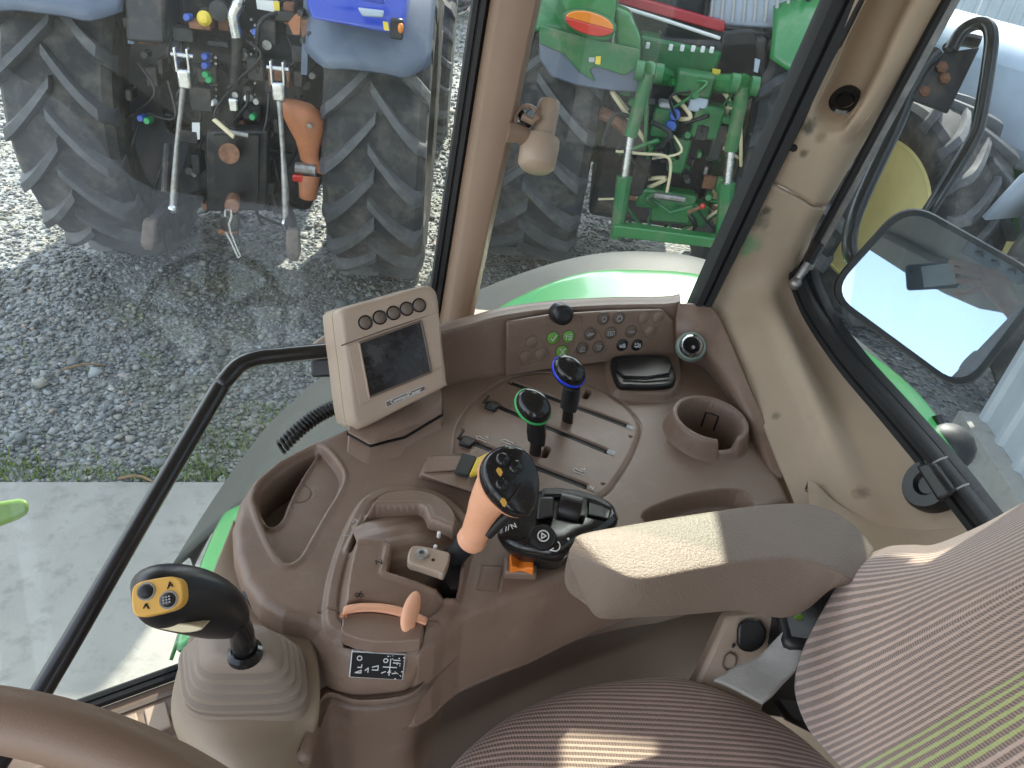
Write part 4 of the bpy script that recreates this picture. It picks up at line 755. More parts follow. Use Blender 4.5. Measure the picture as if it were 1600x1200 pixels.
hc = L3(799, 750, .822); hn_ = unit(unit(CP - hc) + RM @ np.array([.42, -.10, 0])); hu = RM @ unit([.42, 1., 0]); hu = unit(hu - (hu @ hn_) * hn_); hr = np.cross(hu, hn_)
def egg(sc_, h): return [hc + hn_ * h + hu * (.0400 * sc_ * math.sin(a) * (1 + .06 * math.sin(a))) + hr * (.0315 * sc_ * math.cos(a) * (1 - .14 * math.sin(a))) for a in [2 * math.pi * j / 40 for j in range(40)]]
MB().loft([egg(.55, -.032), egg(.80, -.026), egg(.98, -.014), egg(1.0, -.006)]).out('head_shell', 'orange', gl, smooth=60)
hd = MB().loft([egg(.99, -.0065), egg(1.0, -.003), egg(.985, .003), egg(.93, .0075), egg(.80, .0095), egg(.5, .0110), egg(.02, .0115)]).out('head_face', 'gloss', gl, smooth=60)
fh2 = (hc + hn_ * .0098, np.column_stack([hr, -hu, hn_]))
def onh(x, y, l=0.): return fh2[0] + hr * x - hu * y + hn_ * l
for (x, y, r) in ((.004, .024, .0075), (-.006, .011, .0078), (.016, .001, .0072)):
    MB().lathe([(.0005, .0045), (r * .7, .0042), (r, .0025), (r * 1.05, -.004)], onh(x, y), hn_, 22).out('thumb_button', 'gloss', hd, smooth=60)
for k, (x, y) in enumerate(((.013, .014), (.006, .001), (.0225, -.0165))):
    q = [(0, .005), (.003, .003), (.0025, -.003), (.001, -.005), (-.003, -.002), (-.0025, .003)]
    MB().prism([onh(x + a, y + b_, .0002) for a, b_ in q], hn_ * .0012).out('amber_mark', 'amber', hd)
MB().tube(cat([onh(-.004, -.006, .0002), onh(.006, -.013, .0008), onh(.019, -.018, .0)], 4), .0018, 8).out('face_rib', 'gloss', hd)
MB().tube([L3(763, 836, .862), L3(785, 812, .852), L3(812, 790, .84)], [.0055, .0065, .0055], 10).out('trigger_bar', 'black', gl, smooth=60)
# black switch module beside the armrest
zm = ZC + .05; ms = thing('switch_module', 'glossy black switch module with thumb wheel in front of the armrest', 'switch', tuple(PZ(860, 815, ZC)))
top = cat([(779, 822), (800, 796), (826, 778), (846, 764), (880, 762), (925, 770), (956, 784), (964, 797), (966, 812), (944, 830), (905, 845), (880, 862), (845, 861), (806, 852), (784, 838)], 3, True)
cenp = np.mean([PZ(u, v, zm) for u, v in top], 0)
def rg(z, k): return [cenp + (PZ(u, v, zm) - cenp) * np.array([k, k, 1]) + np.array([0, 0, z]) for u, v in top]
MB().loft([rg(-.045, .74), rg(-.020, .94), rg(-.010, 1.0), rg(-.003, .99), rg(.002, .93), rg(.004, .80), rg(.0045, .4)]).out('module_body', 'gloss', ms, smooth=60)
M3 = lambda u, v, z=0.: PZ(u, v, zm + .006 + z)
MB().prism([M3(u, v, .004) for u, v in ((846, 762), (868, 760), (905, 764), (938, 774), (958, 788), (955, 796), (930, 784), (895, 774), (848, 774))], (0, 0, -.012)).out('module_rim', 'black', ms, bevel=.003)
MB().loft([[M3(u, v, z) for u, v, z in ((842, 776, .012), (866, 776, .012), (866, 776, 0), (842, 776, 0))], [M3(u, v, z) for u, v, z in ((838, 812, .006), (866, 806, .010), (866, 810, -.004), (838, 814, -.004))]]).out('paddle', 'black', ms, bevel=.003)
wc = M3(890, 795, -.002); wa = unit(M3(905, 800) - M3(870, 792)); MB().lathe([(.010, -.014), (.018, -.013), (.0185, -.010), (.0185, .010), (.018, .013), (.010, .014)], wc, wa, 30).out('thumb_wheel', 'black', ms, smooth=40)
MB().prism([M3(u, v, .001) for u, v in ((905, 783), (917, 784), (914, 812), (903, 810))], (0, 0, .006)).out('wheel_stop', 'gloss', ms, bevel=.001)
MB().prism([M3(u, v, .0) for u, v in ((920, 786), (954, 797), (950, 812), (918, 805))], (0, 0, .002)).out('module_panel', 'black', ms, bevel=.001)
dk = M3(848, 840, .0); dn = unit([.0, -.45, .9]); MB().lathe([(.0005, .006), (.009, .006), (.0145, .004), (.017, -.004)], dk, dn, 28).out('module_dial', 'black', ms, smooth=40)
f = frame(dk + dn * .0062, dn, (1, 0.1, 0)); g = MB(); k_ = .00125
ribbon(g, f, [[(x * k_, y * k_) for x, y in arc(0, 0, 5, 0, 360, 20)], [(-1.5 * k_, -2.5 * k_), (-1.5 * k_, 2.5 * k_), (2.5 * k_, 0), (-1.5 * k_, -2.5 * k_)]], .0014); g.out('dial_symbol', 'white', ms, smooth=0)
f = frame(M3(868, 853, .0006), dn, (1, 0.1, 0)); g = MB(); ribbon(g, f, [[(x * k_, y * k_) for x, y in arc(-1, 0, 5, -80, 50, 10)], [(-5 * k_, -4.5 * k_), (1 * k_, -5 * k_)], [(-5 * k_, -4.5 * k_), (-2 * k_, -2.5 * k_)]], .0012); g.out('arrow_symbol', 'white', ms, smooth=0)
f = frame(M3(803, 822, .0004), (0, -.2, 1), (.8, .5, 0)); g = MB(); ribbon(g, f, [[(-.003, -.003), (-.003, .003), (.002, -.003), (.002, .003)], [(-.009, -.003), (-.005, .003)], [(-.012, -.003), (-.009, .002)]], .001); g.out('module_print', 'white', ms, smooth=0)
MB().lathe([(.0003, .001), (.0014, .0008), (.0016, 0)], M3(888, 842, .0), dn, 10).out('module_dot', 'white', ms)
# ================================================================== display monitor
mo = thing('display_monitor', 'tan display monitor with dark screen and five round buttons on the console', 'monitor', tuple(PZ(620, 690, ZC)))
Dm = lambda u, v: 1.03 + (u - 530) / 165. * .05 + (v - 450) / 215. * .012
mfc = [PD(u, v, Dm(u, v)) for u, v in ((533, 484), (680, 451), (697, 604), (553, 668))]
mO = sum(mfc) / 4; mr = unit(mfc[1] - mfc[0] + mfc[2] - mfc[3]); mn = unit(np.cross(mr, unit(mfc[0] - mfc[3] + mfc[1] - mfc[2])))
if (RM.T @ mn)[2] > 0: mn = -mn
def MN(u, v, h=0.): return PP(u, v, mO + mn * h, mn)
fo = cat([(545, 480), (604, 464), (664, 447), (679, 452), (685, 470), (692, 540), (698, 596), (694, 606), (630, 638), (572, 668), (558, 668), (551, 652), (541, 570), (532, 498), (534, 487)], 3, True)
fc = np.mean([MN(u, v) for u, v in fo], 0)
def mrg(h, k): return [fc + (MN(u, v) - fc) * k - mn * h for u, v in fo]
dv = (PD(505, 488, 1.068) - PD(533, 485, Dm(533, 485)))
mrv = lambda t, k: [fc + (MN(u, v) - fc) * k + dv * t for u, v in fo]
MB().loft([mrv(1.25, .80), mrv(1.18, .93), mrv(1.02, .98), mrv(.46, 1.0)]).out('rear_shell', 'tan', mo, smooth=50)
MB().loft([mrv(.48, .988), mrv(.40, .988)]).out('shell_gap', 'black', mo)
bz = MB().loft([mrv(.43, 1.0), mrv(.12, 1.004), mrg(.002, .99), mrg(.0, .955), mrg(.0, .90)]).out('bezel', 'tan', mo, smooth=50)
rcs = cat([(546, 542), (560, 534), (660, 496), (686, 490), (690, 515), (694, 574), (640, 602), (566, 634), (558, 628), (551, 590)], 1, True)
MB().prism([MN(u, v, .0005) for u, v in ((543, 541), (684, 487), (691, 572), (562, 634))], mn * .0012).out('screen_surround', 'tan', mo, bevel=.0008)
scq = [(561, 536), (658, 501), (674, 581), (577, 621)]
MB().prism([MN(u, v, .0022) for u, v in scq], -mn * .001).out('screen', 'screen', mo, smooth=0)
for a, b_ in zip(scq, scq[1:] + scq[:1]): MB().tube([MN(*a, .0022), MN(*b_, .0022)], .0016, 8).out('screen_edge', 'tan' if a[1] > 590 else 'brownd', mo)
MB().tube([MN(533, 540, .0005), MN(600, 516, .0008), MN(686, 488, .0005)], .0009, 6).out('bezel_seam', 'brownd', mo)
for (u, v) in ((571, 504), (593.5, 496), (615, 489), (635.5, 482.5), (655, 477)):
    b_ = MB().lathe([(.0005, .0028), (.0068, .0026), (.0080, .0016), (.0083, -.001)], MN(u, v), mn, 26).out('monitor_button', 'brownd', mo, smooth=50)
    MB().lathe([(.0083, .0004), (.0098, .0012), (.0104, -.0005)], MN(u, v), mn, 26, cap=False).out('button_ring', 'black', b_)
pq = [(602, 627), (663, 602), (665, 610), (604, 637)]
np_ = MB().prism([MN(u, v, .0012) for u, v in pq], -mn * .003).out('name_plate', 'greyprint', mo)
MB().prism([MN(u, v, .0014) for u, v in ((603, 628.5), (662.3, 603.6), (663.8, 609.3), (605, 635.3))], mn * .0003).out('plate_face', 'brownd', np_)
text('plate_text', 'CommandCenter', .0075, frame(MN(633.6, 619.2, .0018), mn, MN(663, 606) - MN(603, 631)), 'white', np_, sx=.86, shear=.15)
# monitor foot, two stacked moulded pieces with a dark seam
ft = [[(545, 672), (580, 690), (630, 672), (690, 640), (688, 622), (600, 640)], [(543, 690), (578, 704), (632, 690), (691, 655), (690, 636), (600, 650)]]
f1 = [PZ(u, v, ZC + .045) for u, v in ft[0]]; 
A_ = [PD(u, v, d) for u, v, d in ((543, 664, 1.06), (580, 690, 1.045), (632, 672, 1.08), (690, 628, 1.12))]; B_ = [PD(u, v, d) for u, v, d in ((541, 677, 1.055), (578, 697, 1.04), (632, 684, 1.075), (692, 648, 1.115))]; C_ = [PZ(u, v, ZC - .004) for u, v in ((538, 716), (574, 738), (640, 722), (694, 672))]
bk = lambda P, k: P + [P[3] + np.array([-.01, .07, 0]) * k, P[0] + np.array([.02, .09, 0]) * k]
MB().loft([bk(A_, .5), bk(B_, .5)]).out('foot_cap', 'brown', mo, bevel=.004)
MB().loft([bk([p + np.array([0, .002, -.001]) for p in B_], .5), bk([p + np.array([0, .002, -.004]) for p in B_], .5)]).out('foot_seam', 'black', mo)
MB().loft([bk([p + np.array([0, 0, -.004]) for p in B_], .5), bk(C_, .6)]).out('foot', 'brown', mo, bevel=.005)
# coiled cable behind it
a, b_ = PD(438, 700, 1.12), PD(535, 632, 1.17); ax = unit(b_ - a); u_ = unit(np.cross(ax, [0, 0, 1])); v_ = np.cross(ax, u_); L_ = np.linalg.norm(b_ - a); nt_ = 19
pts = [a + ax * L_ * i / (nt_ * 10) + .0095 * (u_ * math.cos(i * .6283) + v_ * math.sin(i * .6283)) + np.array([0, 0, .012 * math.sin(math.pi * i / (nt_ * 10))]) for i in range(nt_ * 10 + 1)]
tag(MB().tube(pts, .0030, 6).out('coiled_cable', 'black', smooth=80), 'black coiled cable running behind the display monitor', 'cable')
# grab rail
rl = thing('grab_rail', 'long black grab rail bent in front of the side window', 'handrail', tuple(PD(60, 1090, .82)))
rp = [(-20, 1215, .78), (62, 1085, .84), (200, 850, .92), (330, 628, 1.04), (352, 594, 1.055), (374, 571, 1.07), (405, 559, 1.085), (440, 555, 1.10), (520, 547, 1.14), (600, 540, 1.2)]
MB().tube(cat([PD(*p) for p in rp], 6), [.0118] * 55, 16).out('rail', 'paintblack', rl, smooth=80)
MB().prism([PD(u, v, 1.155) for u, v in ((484, 562), (520, 558), (522, 588), (486, 590))], RM @ np.array([0, 0, .03])).out('rail_bracket', 'black', rl, bevel=.004)
MB().prism([PD(u, v, 1.16) for u, v in ((486, 536), (505, 524), (525, 522), (525, 545), (490, 546))], RM @ np.array([0, 0, .012])).out('rail_cap', 'tan', rl, bevel=.004)
# knob bracket on the door pillar
kb_ = thing('pillar_bracket', 'brown swivel bracket with an upright round post on the door pillar', 'bracket', tuple(PD(840, 250, 1.18)))
pa, pb = PD(846, 222, 1.165), PD(859, 158, 1.165); axp = unit(pb - pa); ln_ = np.linalg.norm(pb - pa)
MB().lathe([(.0178, -.012), (.0175, ln_ * .6), (.0172, ln_ - .006), (.0150, ln_), (.0005, ln_ + .001)], pa, axp, 28).out('post', 'tan', kb_, smooth=50)
ca, cb_ = PD(838, 258, 1.165), PD(845, 218, 1.170); axc = unit(cb_ - ca); lc = np.linalg.norm(cb_ - ca)
MB().lathe([(.0005, -.008), (.022, -.007), (.0285, 0), (.0300, lc * .75), (.0290, lc), (.018, lc + .003)], ca, axc, 32).out('cup', 'tan', kb_, smooth=45)
MB().lathe([(.0188, 0), (.0192, .0015), (.0188, .003)], pa - axp * .004 + axp * .010, axp, 28, cap=False).out('post_seam', 'black', kb_)
MB().tube([PD(792, 205, 1.145), PD(812, 208, 1.150), PD(832, 222, 1.170)], [.0165, .0145, .0135], 16).out('arm', 'pillarbrown', kb_, smooth=60)
MB().tube([PD(u, v, 1.14) for u, v in cat([(806, 196), (806, 180), (816, 167), (830, 166), (838, 174)], 4)], .0028, 8).out('clip_ring', 'pillarbrown', kb_)
MB().tube([PD(816, 182, 1.14), PD(832, 190, 1.14), PD(840, 182, 1.14)], .006, 8).out('clip_jaw', 'pillarbrown', kb_)
MB().tube([PD(815, 176, 1.150), PD(823, 198, 1.145)], .007, 8).out('clip_spring', 'black', kb_)
# ================================================================== seat
st = thing('driver_seat', 'striped brown fabric driver seat with its backrest at the right edge', 'seat', (.2, .35, 1.2))
cu_rows = [[(640, 1262), (690, 1210), (733, 1164), (800, 1113), (900, 1072), (1000, 1056), (1065, 1056), (1140, 1080), (1212, 1121), (1262, 1157), (1316, 1205), (1390, 1260)]]
base = cu_rows[0]
def crow(k, dv): return [(690 + (u - 640) * k + 0, v + dv) for u, v in base]
cz_ = [1.535, 1.567, 1.580, 1.585, 1.583, 1.575]
Gc = []
for i, (z, k) in enumerate(zip(cz_, (0, 14, 60, 150, 260, 420))):
    r = []
    for j, (u, v) in enumerate(base):
        uu = u + (k * .5 if j < 4 else (-k * .55 if j > 8 else 0)) ; vv = v + k * (.62 + .38 * math.sin(math.pi * (j + .5) / len(base))) if i else v
        r.append(PZ(uu, vv + (6 if i == 0 else 0), z - (0 if i else 0)))
    Gc.append(r)
Gc.insert(0, [p + np.array([.0, .012, -.06]) for p in Gc[0]])
Gs = catgrid(Gc, 8, 8); V, F = gridmesh(Gs)
UV = [((p[1] * .995 - p[0] * .10 + .25 * max(0, .06 - p[0]) ** 1.2) / .0068 + (1.58 - p[2]) * 60 * (p[2] < 1.565) * 0, p[0]) for p in V]
obj('cushion', V, F, 'fabseat', st, smooth=180, uv=UV)
bk_rows = [
 [(1366, 862, .46), (1392, 853, .462), (1428, 851, .468), (1462, 850, .475), (1530, 822, .49), (1604, 782, .51), (1720, 722, .53)],
 [(1346, 873, .43), (1380, 868, .425), (1420, 866, .43), (1465, 862, .44), (1532, 836, .455), (1606, 798, .475), (1720, 740, .5)],
 [(1318, 900, .405), (1350, 900, .40), (1410, 893, .405), (1470, 882, .415), (1540, 852, .43), (1610, 816, .45), (1730, 760, .47)],
 [(1287, 950, .395), (1330, 942, .385), (1400, 926, .39), (1480, 898, .40), (1550, 868, .412), (1620, 836, .425), (1740, 784, .44)],
 [(1253, 1018, .39), (1300, 1002, .375), (1380, 972, .375), (1480, 924, .385), (1560, 888, .395), (1640, 852, .405), (1760, 800, .42)],
 [(1241, 1073, .39), (1290, 1056, .37), (1380, 1015, .367), (1480, 962, .375), (1560, 920, .382), (1640, 880, .39), (1760, 822, .40)],
 [(1258, 1130, .385), (1310, 1110, .362), (1390, 1066, .36), (1480, 1014, .362), (1560, 966, .37), (1640, 920, .378), (1760, 856, .39)],
 [(1290, 1172, .38), (1340, 1148, .357), (1410, 1110, .352), (1500, 1056, .355), (1580, 1008, .36), (1660, 962, .368), (1780, 896, .38)],
 [(1340, 1230, .375), (1390, 1200, .35), (1460, 1160, .346), (1550, 1106, .35), (1620, 1064, .355), (1700, 1016, .362), (1800, 960, .37)],
 [(1400, 1320, .37), (1460, 1290, .345), (1530, 1250, .342), (1610, 1200, .345), (1690, 1150, .35), (1760, 1106, .355), (1860, 1050, .365)]]
NR = len(bk_rows); ucoord = [0, .9, 3.0, 5.6, 9.0, 12.0, 15.2, 18.2, 23.0, 30.]
R0 = [[PX(*q) for q in r] for r in bk_rows]
for r in R0: r.append(r[-1] + (r[-1] - r[-2]) * 1.6); r.append(r[-1] + (r[-1] - r[-2]) * .8)
Gb = catgrid(R0, 8, 8); V, F = gridmesh(Gb); nc_ = len(Gb[0]); UVb = []
_jc = int(nc_ * .3); uc = np.concatenate([[0], np.cumsum([np.linalg.norm(np.array(Gb[i + 1][_jc]) - np.array(Gb[i][_jc])) for i in range(len(Gb) - 1)])]) / .0088
def _near(u, v): return uc[int(np.argmin([min(np.hypot(*(np.array([800 + 1200 * c[0] / c[2], 600 + 1200 * c[1] / c[2]]) - (u, v))) for c in [RM.T @ (np.array(p) - CP) for p in r]) for r in Gb]))]
MT['fabback'] = fabric('seat_back_fabric', (_near(1600, 1046), _near(1600, 1136)))
for i, r in enumerate(Gb):
    acc = 0
    for j, p in enumerate(r):
        if j: acc += np.linalg.norm(np.array(p) - np.array(r[j - 1]))
        UVb.append((uc[i], acc))
o = obj('backrest', V, F, 'fabback', st, smooth=180, uv=UVb)
nn = Vector((0, 0, 0))
for p in o.data.polygons: nn += p.normal * p.area
if nn.x > 0: o.data.flip_normals()
md = o.modifiers.new('thickness', 'SOLIDIFY'); md.thickness = .07; md.offset = -1
bo = [[(1600 + 8, 862, .43), (1640, 850, .43), (1720, 810, .44)], [(1588, 880, .41), (1640, 868, .40), (1720, 830, .41)], [(1574, 920, .395), (1630, 905, .375), (1720, 870, .38)], [(1572, 960, .39), (1630, 945, .365), (1720, 910, .37)], [(1582, 996, .387), (1640, 975, .362), (1720, 940, .365)], [(1602, 1016, .385), (1650, 996, .372), (1720, 965, .37)]]
Gr = catgrid([[PX(*q) for q in r] for r in bo], 6, 6); V, F = gridmesh(Gr); nr_ = len(Gr[0])
o = obj('side_bolster', V, F, 'fabback', st, smooth=180, uv=[((i // nr_) * .24, (i % nr_) * .004) for i in range(len(V))])
nn = Vector((0, 0, 0))
for p in o.data.polygons: nn += p.normal * p.area
if nn.x > 0: o.data.flip_normals()
md = o.modifiers.new('thickness', 'SOLIDIFY'); md.thickness = .02; md.offset = -1
# armrest
za = 1.80
S_ = [((889, 860, za - .012), (886, 873, za - .018), (918, 948, za - .066)), ((897, 846, za - .004), (912, 876, za - .008), (930, 966, za - .074)), ((910, 832, za), (952, 890, za), (950, 972, za - .076)), ((1000, 815, za), (1000, 906, za), (1010, 968, za - .076)), ((1100, 799, za), (1092, 890, za), (1091, 963, za - .076)),
      ((1190, 787, za), (1178, 877, za), (1156, 959, za - .072)), ((1262, 785, za), (1248, 876, za), (1222, 970, za - .080)), ((1312, 802, za), (1300, 890, za - .002), (1262, 955, za - .07)), ((1345, 828, za - .002), (1322, 903, za - .006), (1290, 925, za - .04)), ((1368, 858, za - .006), (1345, 910, za - .010), (1310, 912, za - .03))]
rings = []
for t_, c_, b__ in S_:
    t3, c3, b3 = PZ(*t_), PZ(*c_), PZ(*b__); dn_ = np.array([0, 0, -.055]); w3 = c3 - t3
    r = [t3 + dn_ + w3 * .02, t3 + dn_ * .16 - w3 * .015, t3 - w3 * .0 + (0, 0, -.001), t3 + w3 * .06 + (0, 0, .0006), t3 + w3 * .5 + (0, 0, .002), t3 + w3 * .94 + (0, 0, .0012), c3 + (0, 0, .0004), c3 + (b3 - c3) * .06 + (0, -.001, 0), c3 * .5 + b3 * .5 + np.array([0, -.003, 0]), b3 * .93 + c3 * .07, b3 + np.array([0, .003, -.001]), b3 + np.array([0, .014, -.004]), b3 * .5 + (t3 + dn_) * .5 + np.array([0, 0, -.006])]
    rings.append(r)
rr_ = catgrid([r + [r[0]] for r in rings], 1, 5); rr_ = [list(r[:-1]) for r in rr_]
MB().loft(rr_).out('armrest', 'armpad', st, smooth=180, sub=2)
# seat side: switch panel, belt strap, green tag
sp = [PD(u, v, .99) for u, v in ((1062, 1110), (1090, 1062), (1135, 965), (1215, 958), (1220, 1000), (1190, 1120), (1130, 1140))]
pn_ = MB().prism(sp, RM @ np.array([0.0, 0, .03])).out('switch_panel', 'tan', st, bevel=.006)
MB().prism([PD(u, v, .985) for u, v in cat([(1152, 975), (1165, 965), (1185, 968), (1195, 985), (1190, 1005), (1172, 1017), (1152, 1010), (1150, 992)], 2, True)], RM @ np.array([0, 0, -.008])).out('rocker_switch', 'black', pn_, bevel=.003)
MB().tube([PD(u, v, .987) for u, v in cat([(1140, 1020), (1150, 1026), (1148, 1042), (1138, 1048), (1130, 1040), (1133, 1026), (1140, 1020)], 4)], .0012, 6).out('blank_ring', 'brownd', pn_)
MB().tube([PD(1144, 1008, .985), PD(1148, 1010, .984)], .003, 8).out('indicator', 'black', pn_)
MB().box(PD(1240, 1010, 1.03), (.10, .12, .16)).out('seat_hinge', 'black', st, bevel=.01)
MB().prism([PD(u, v, .965) for u, v in ((1228, 974), (1252, 958), (1258, 966), (1234, 985))], RM @ np.array([0, 0, .01])).out('belt_tag', 'limegreen', st, bevel=.002)
sl_ = [[(1116, 1062, .93), (1150, 1040, .94), (1182, 1028, .95), (1205, 1006, .95), (1232, 980, .955), (1262, 968, .97)], [(1150, 1075, .92), (1170, 1066, .925), (1200, 1052, .935), (1226, 1032, .94), (1250, 1005, .945), (1274, 985, .96)], [(1190, 1098, .90), (1205, 1084, .905), (1222, 1064, .92), (1242, 1048, .93), (1262, 1028, .94), (1286, 1006, .955)]]
patch('belt_strap', [[PD(*q) for q in r] for r in sl_], 'strap', st, 5, 4, .006)
MB().prism([PD(u, v, 1.0) for u, v in ((1190, 1075), (1255, 1020), (1290, 1050), (1290, 1160), (1230, 1130))], RM @ np.array([0, 0, .05])).out('seat_frame', 'black', st, bevel=.01)
# ================================================================== loader joystick on its pedestal
jp = thing('joystick_pedestal', 'beige joystick pedestal with stepped bellows left of the console', 'pedestal', tuple(PD(390, 1150, .75)))
Dj = lambda u, v, d: PD(u, v, d)
sil = [[(366, 812, .93), (380, 860, .92), (396, 905, .90), (420, 940, .88), (470, 965, .86)], [(338, 880, .90), (352, 910, .885), (378, 945, .865), (420, 975, .85), (490, 1005, .83)], [(300, 985, .85), (318, 990, .845), (360, 992, .835), (430, 1000, .825), (496, 1030, .81)], [(274, 1060, .81), (292, 1068, .80), (350, 1062, .79), (430, 1060, .79), (500, 1080, .79)], [(268, 1120, .78), (290, 1130, .765), (350, 1140, .75), (430, 1130, .76), (498, 1120, .78)], [(290, 1180, .76), (315, 1190, .74), (370, 1200, .72), (440, 1180, .74), (490, 1160, .78)], [(330, 1260, .74), (350, 1270, .72), (390, 1280, .70), (440, 1270, .72), (480, 1240, .77)]]
patch('pedestal_body', [[Dj(*q) for q in r] for r in sil], 'pedestal', jp, 6, 6, .01)
MB().prism([PD(u, v, .86) for u, v in ((372, 925), (388, 922), (432, 955), (440, 985), (400, 968))], RM @ np.array([0, 0, .05])).out('cable_clamp', 'black', jp, bevel=.005)
# bellows: stacked rounded-square rings growing downwards
bcx = [(372, 1002, 50, 26, .735), (374, 1014, 62, 33, .742), (376, 1018, 66, 35, .75), (377, 1024, 72, 39, .748), (377, 1028, 76, 42, .757), (378, 1034, 82, 45, .755), (378, 1038, 84, 47, .764), (379, 1044, 90, 51, .762), (379, 1049, 92, 53, .772), (380, 1054, 98, 57, .770), (381, 1062, 101, 60, .785)]
def sq(u, v, a, b_, d, n=40, e=4.2):
    out = []
    for j in range(n):
        t = 2 * math.pi * j / n; c, s_ = math.cos(t), math.sin(t); x = math.copysign(abs(c) ** (2 / e), c) * a; y = math.copysign(abs(s_) ** (2 / e), s_) * b_
        out.append(PD(u + x + y * .10, v + y - x * .02, d - y / 60. * .035))
    return out
MB().loft([sq(370, 1003, 34, 16, .744)] + [sq(*q[:4], q[4] + .014) for q in bcx]).out('bellows', 'bellows', jp, smooth=45)
sk_ = [sq(381, 1062, 98, 58, .787), sq(381, 1072, 100, 60, .80), sq(384, 1100, 96, 55, .82), sq(388, 1150, 84, 46, .84)]
MB().loft(sk_).out('bellows_skirt', 'bellows', jp, smooth=50)
js = thing('loader_joystick', 'black joystick with amber two button plate tilted over its bellows', 'joystick', tuple(PD(380, 1010, .73)))
MB().tube(cat([PD(384, 1026, .735), PD(380, 1004, .728), PD(376, 985, .715), PD(366, 968, .70)], 4), .0115, 18).out('stem', 'gloss', js, smooth=60)
MB().lathe([(.0165, -.002), (.0165, .004), (.0125, .007)], PD(383, 1022, .733), unit(PD(376, 985, .715) - PD(383, 1022, .733)), 24, cap=False).out('stem_ring', 'gloss', js)
# grip: rings along its length from neck (right) to button end (left)
gp = [(379, 985, .706, 15, 22, 20), (366, 972, .700, 27, 38, 22), (348, 958, .692, 38, 52, 22), (322, 945, .682, 43, 58, 18), (290, 936, .670, 46, 60, 15), (258, 932, .658, 46, 58, 10), (232, 932, .650, 41, 52, 6), (214, 934, .647, 30, 40, 4), (205, 936, .647, 14, 22, 2)]
rg_ = []
for i, (u, v, d, a, b_, tl) in enumerate(gp):
    r = []
    px_ = gp[min(i + 1, len(gp) - 1)]; pm = gp[max(i - 1, 0)]; tg = np.array([px_[0] - pm[0], px_[1] - pm[1]], float); tg /= np.linalg.norm(tg); nrm = np.array([-tg[1], tg[0]])
    for j in range(28):
        t = 2 * math.pi * j / 28; s1 = math.sin(t); c1 = math.cos(t); e1 = math.copysign(abs(s1) ** .85, s1)
        r.append(PD(u + nrm[0] * e1 * b_ * .93, v + nrm[1] * e1 * b_ * .93, d + c1 * a * .00062))
    rg_.append(r)
MB().loft(rg_).out('grip', 'black', js, smooth=180, sub=1)
pc = PD(246, 931, .617); pnr = unit(unit(CP - pc) + RM @ np.array([-.38, -.05, 0])); pr_ = RM @ np.array([1., -.22, 0]); fpl = frame(pc, pnr, pr_)
def onp(x, y, l=0.): return fpl[0] + fpl[1] @ np.array([x, y, l])
pl_ = MB().prism([onp(x * .0205, y * .0140) for x, y in [(math.copysign(abs(math.cos(t)) ** .5, math.cos(t)) , math.copysign(abs(math.sin(t)) ** .62, math.sin(t)) * (1 - .12 * math.cos(t))) for t in [2 * math.pi * j / 36 for j in range(36)]]], -fpl[1][:, 2] * .012).out('button_plate', 'amber', js, bevel=.0015)
for (x, y, m_) in ((-.0085, .0052, 'rubber'), (.0085, -.0050, 'black')):
    b_ = MB().lathe([(.0005, .0040), (.0040, .0040), (.0052, .0028), (.0056, .0)], onp(x, y), fpl[1][:, 2], 20).out('thumb_button', m_, pl_, smooth=50)
    MB().lathe([(.0058, .0006), (.0070, .0014), (.0074, -.0004)], onp(x, y), fpl[1][:, 2], 22, cap=False).out('button_ring', 'greyprint', b_)
    if m_ == 'black':
        for i in range(3):
            for j in range(3): MB().lathe([(.0003, .0012), (.0007, .001), (.0008, 0)], onp(x + (i - 1) * .0022, y + (j - 1) * .0022, .004), fpl[1][:, 2], 8).out('button_stud', 'greyprint', b_)
g = MB(); ribbon(g, (onp(.0105, .0058, .0), fpl[1]), [[(-.002, -.002), (0, .003), (.002, -.001)], [(-.001, -.0005), (.001, .001)]], .0009); ribbon(g, (onp(-.0092, -.0065, .0), fpl[1]), [[(-.002, -.001), (0, .002), (.002, -.002)], [(-.001, 0), (.001, .0018)]], .0009); g.out('plate_print', 'label', pl_, smooth=0)
MB().prism([PD(u, v, .648) for u, v in cat([(226, 977), (245, 974), (275, 974), (300, 977), (317, 982), (306, 987), (285, 989), (255, 984)], 2, True)], RM @ np.array([0, -.002, .02])).out('cream_inlay', 'cream', js, bevel=.002)
# ================================================================== steering wheel
wcn = PD(-76, 1826, .34); Rw = 794 * .34 / 1200 - .0128; wu, wv = RM @ np.array([1, 0, 0]), RM @ unit([0, 1, .10]); wn = np.cross(wu, wv)
sw_ = thing('steering_wheel', 'brown steering wheel rim at the bottom left corner', 'steering wheel', tuple(wcn))
mb = MB(); rings = []
nS = 120
for i in range(nS):
    a = 2 * math.pi * i / nS; c = wcn + Rw * (wu * math.cos(a) + wv * math.sin(a)); e = wu * math.cos(a) + wv * math.sin(a)
    rings.append([c + .0128 * (1 - .05 * (math.cos(2 * t) > .2 and math.sin(t) > 0)) * (e * math.cos(t) + wn * 1.05 * math.sin(t)) for t in [2 * math.pi * j / 24 for j in range(24)]])
rings.append(rings[0]); mb.loft(rings, cap=False).out('rim', 'pillarbrown', sw_, smooth=180)
mb = MB()
for a in (200, 330, 90):
    a = math.radians(a); e = wu * math.cos(a) + wv * math.sin(a); mb.tube([wcn + e * .03 + wn * -.03, wcn + e * Rw * .9 + wn * -.004, wcn + e * Rw], .012, 10)
mb.out('spoke', 'brownd', sw_); MB().lathe([(.001, .0), (.05, -.005), (.06, -.03), (.05, -.06)], wcn - wn * .02, wn, 28).out('hub', 'brownd', sw_)
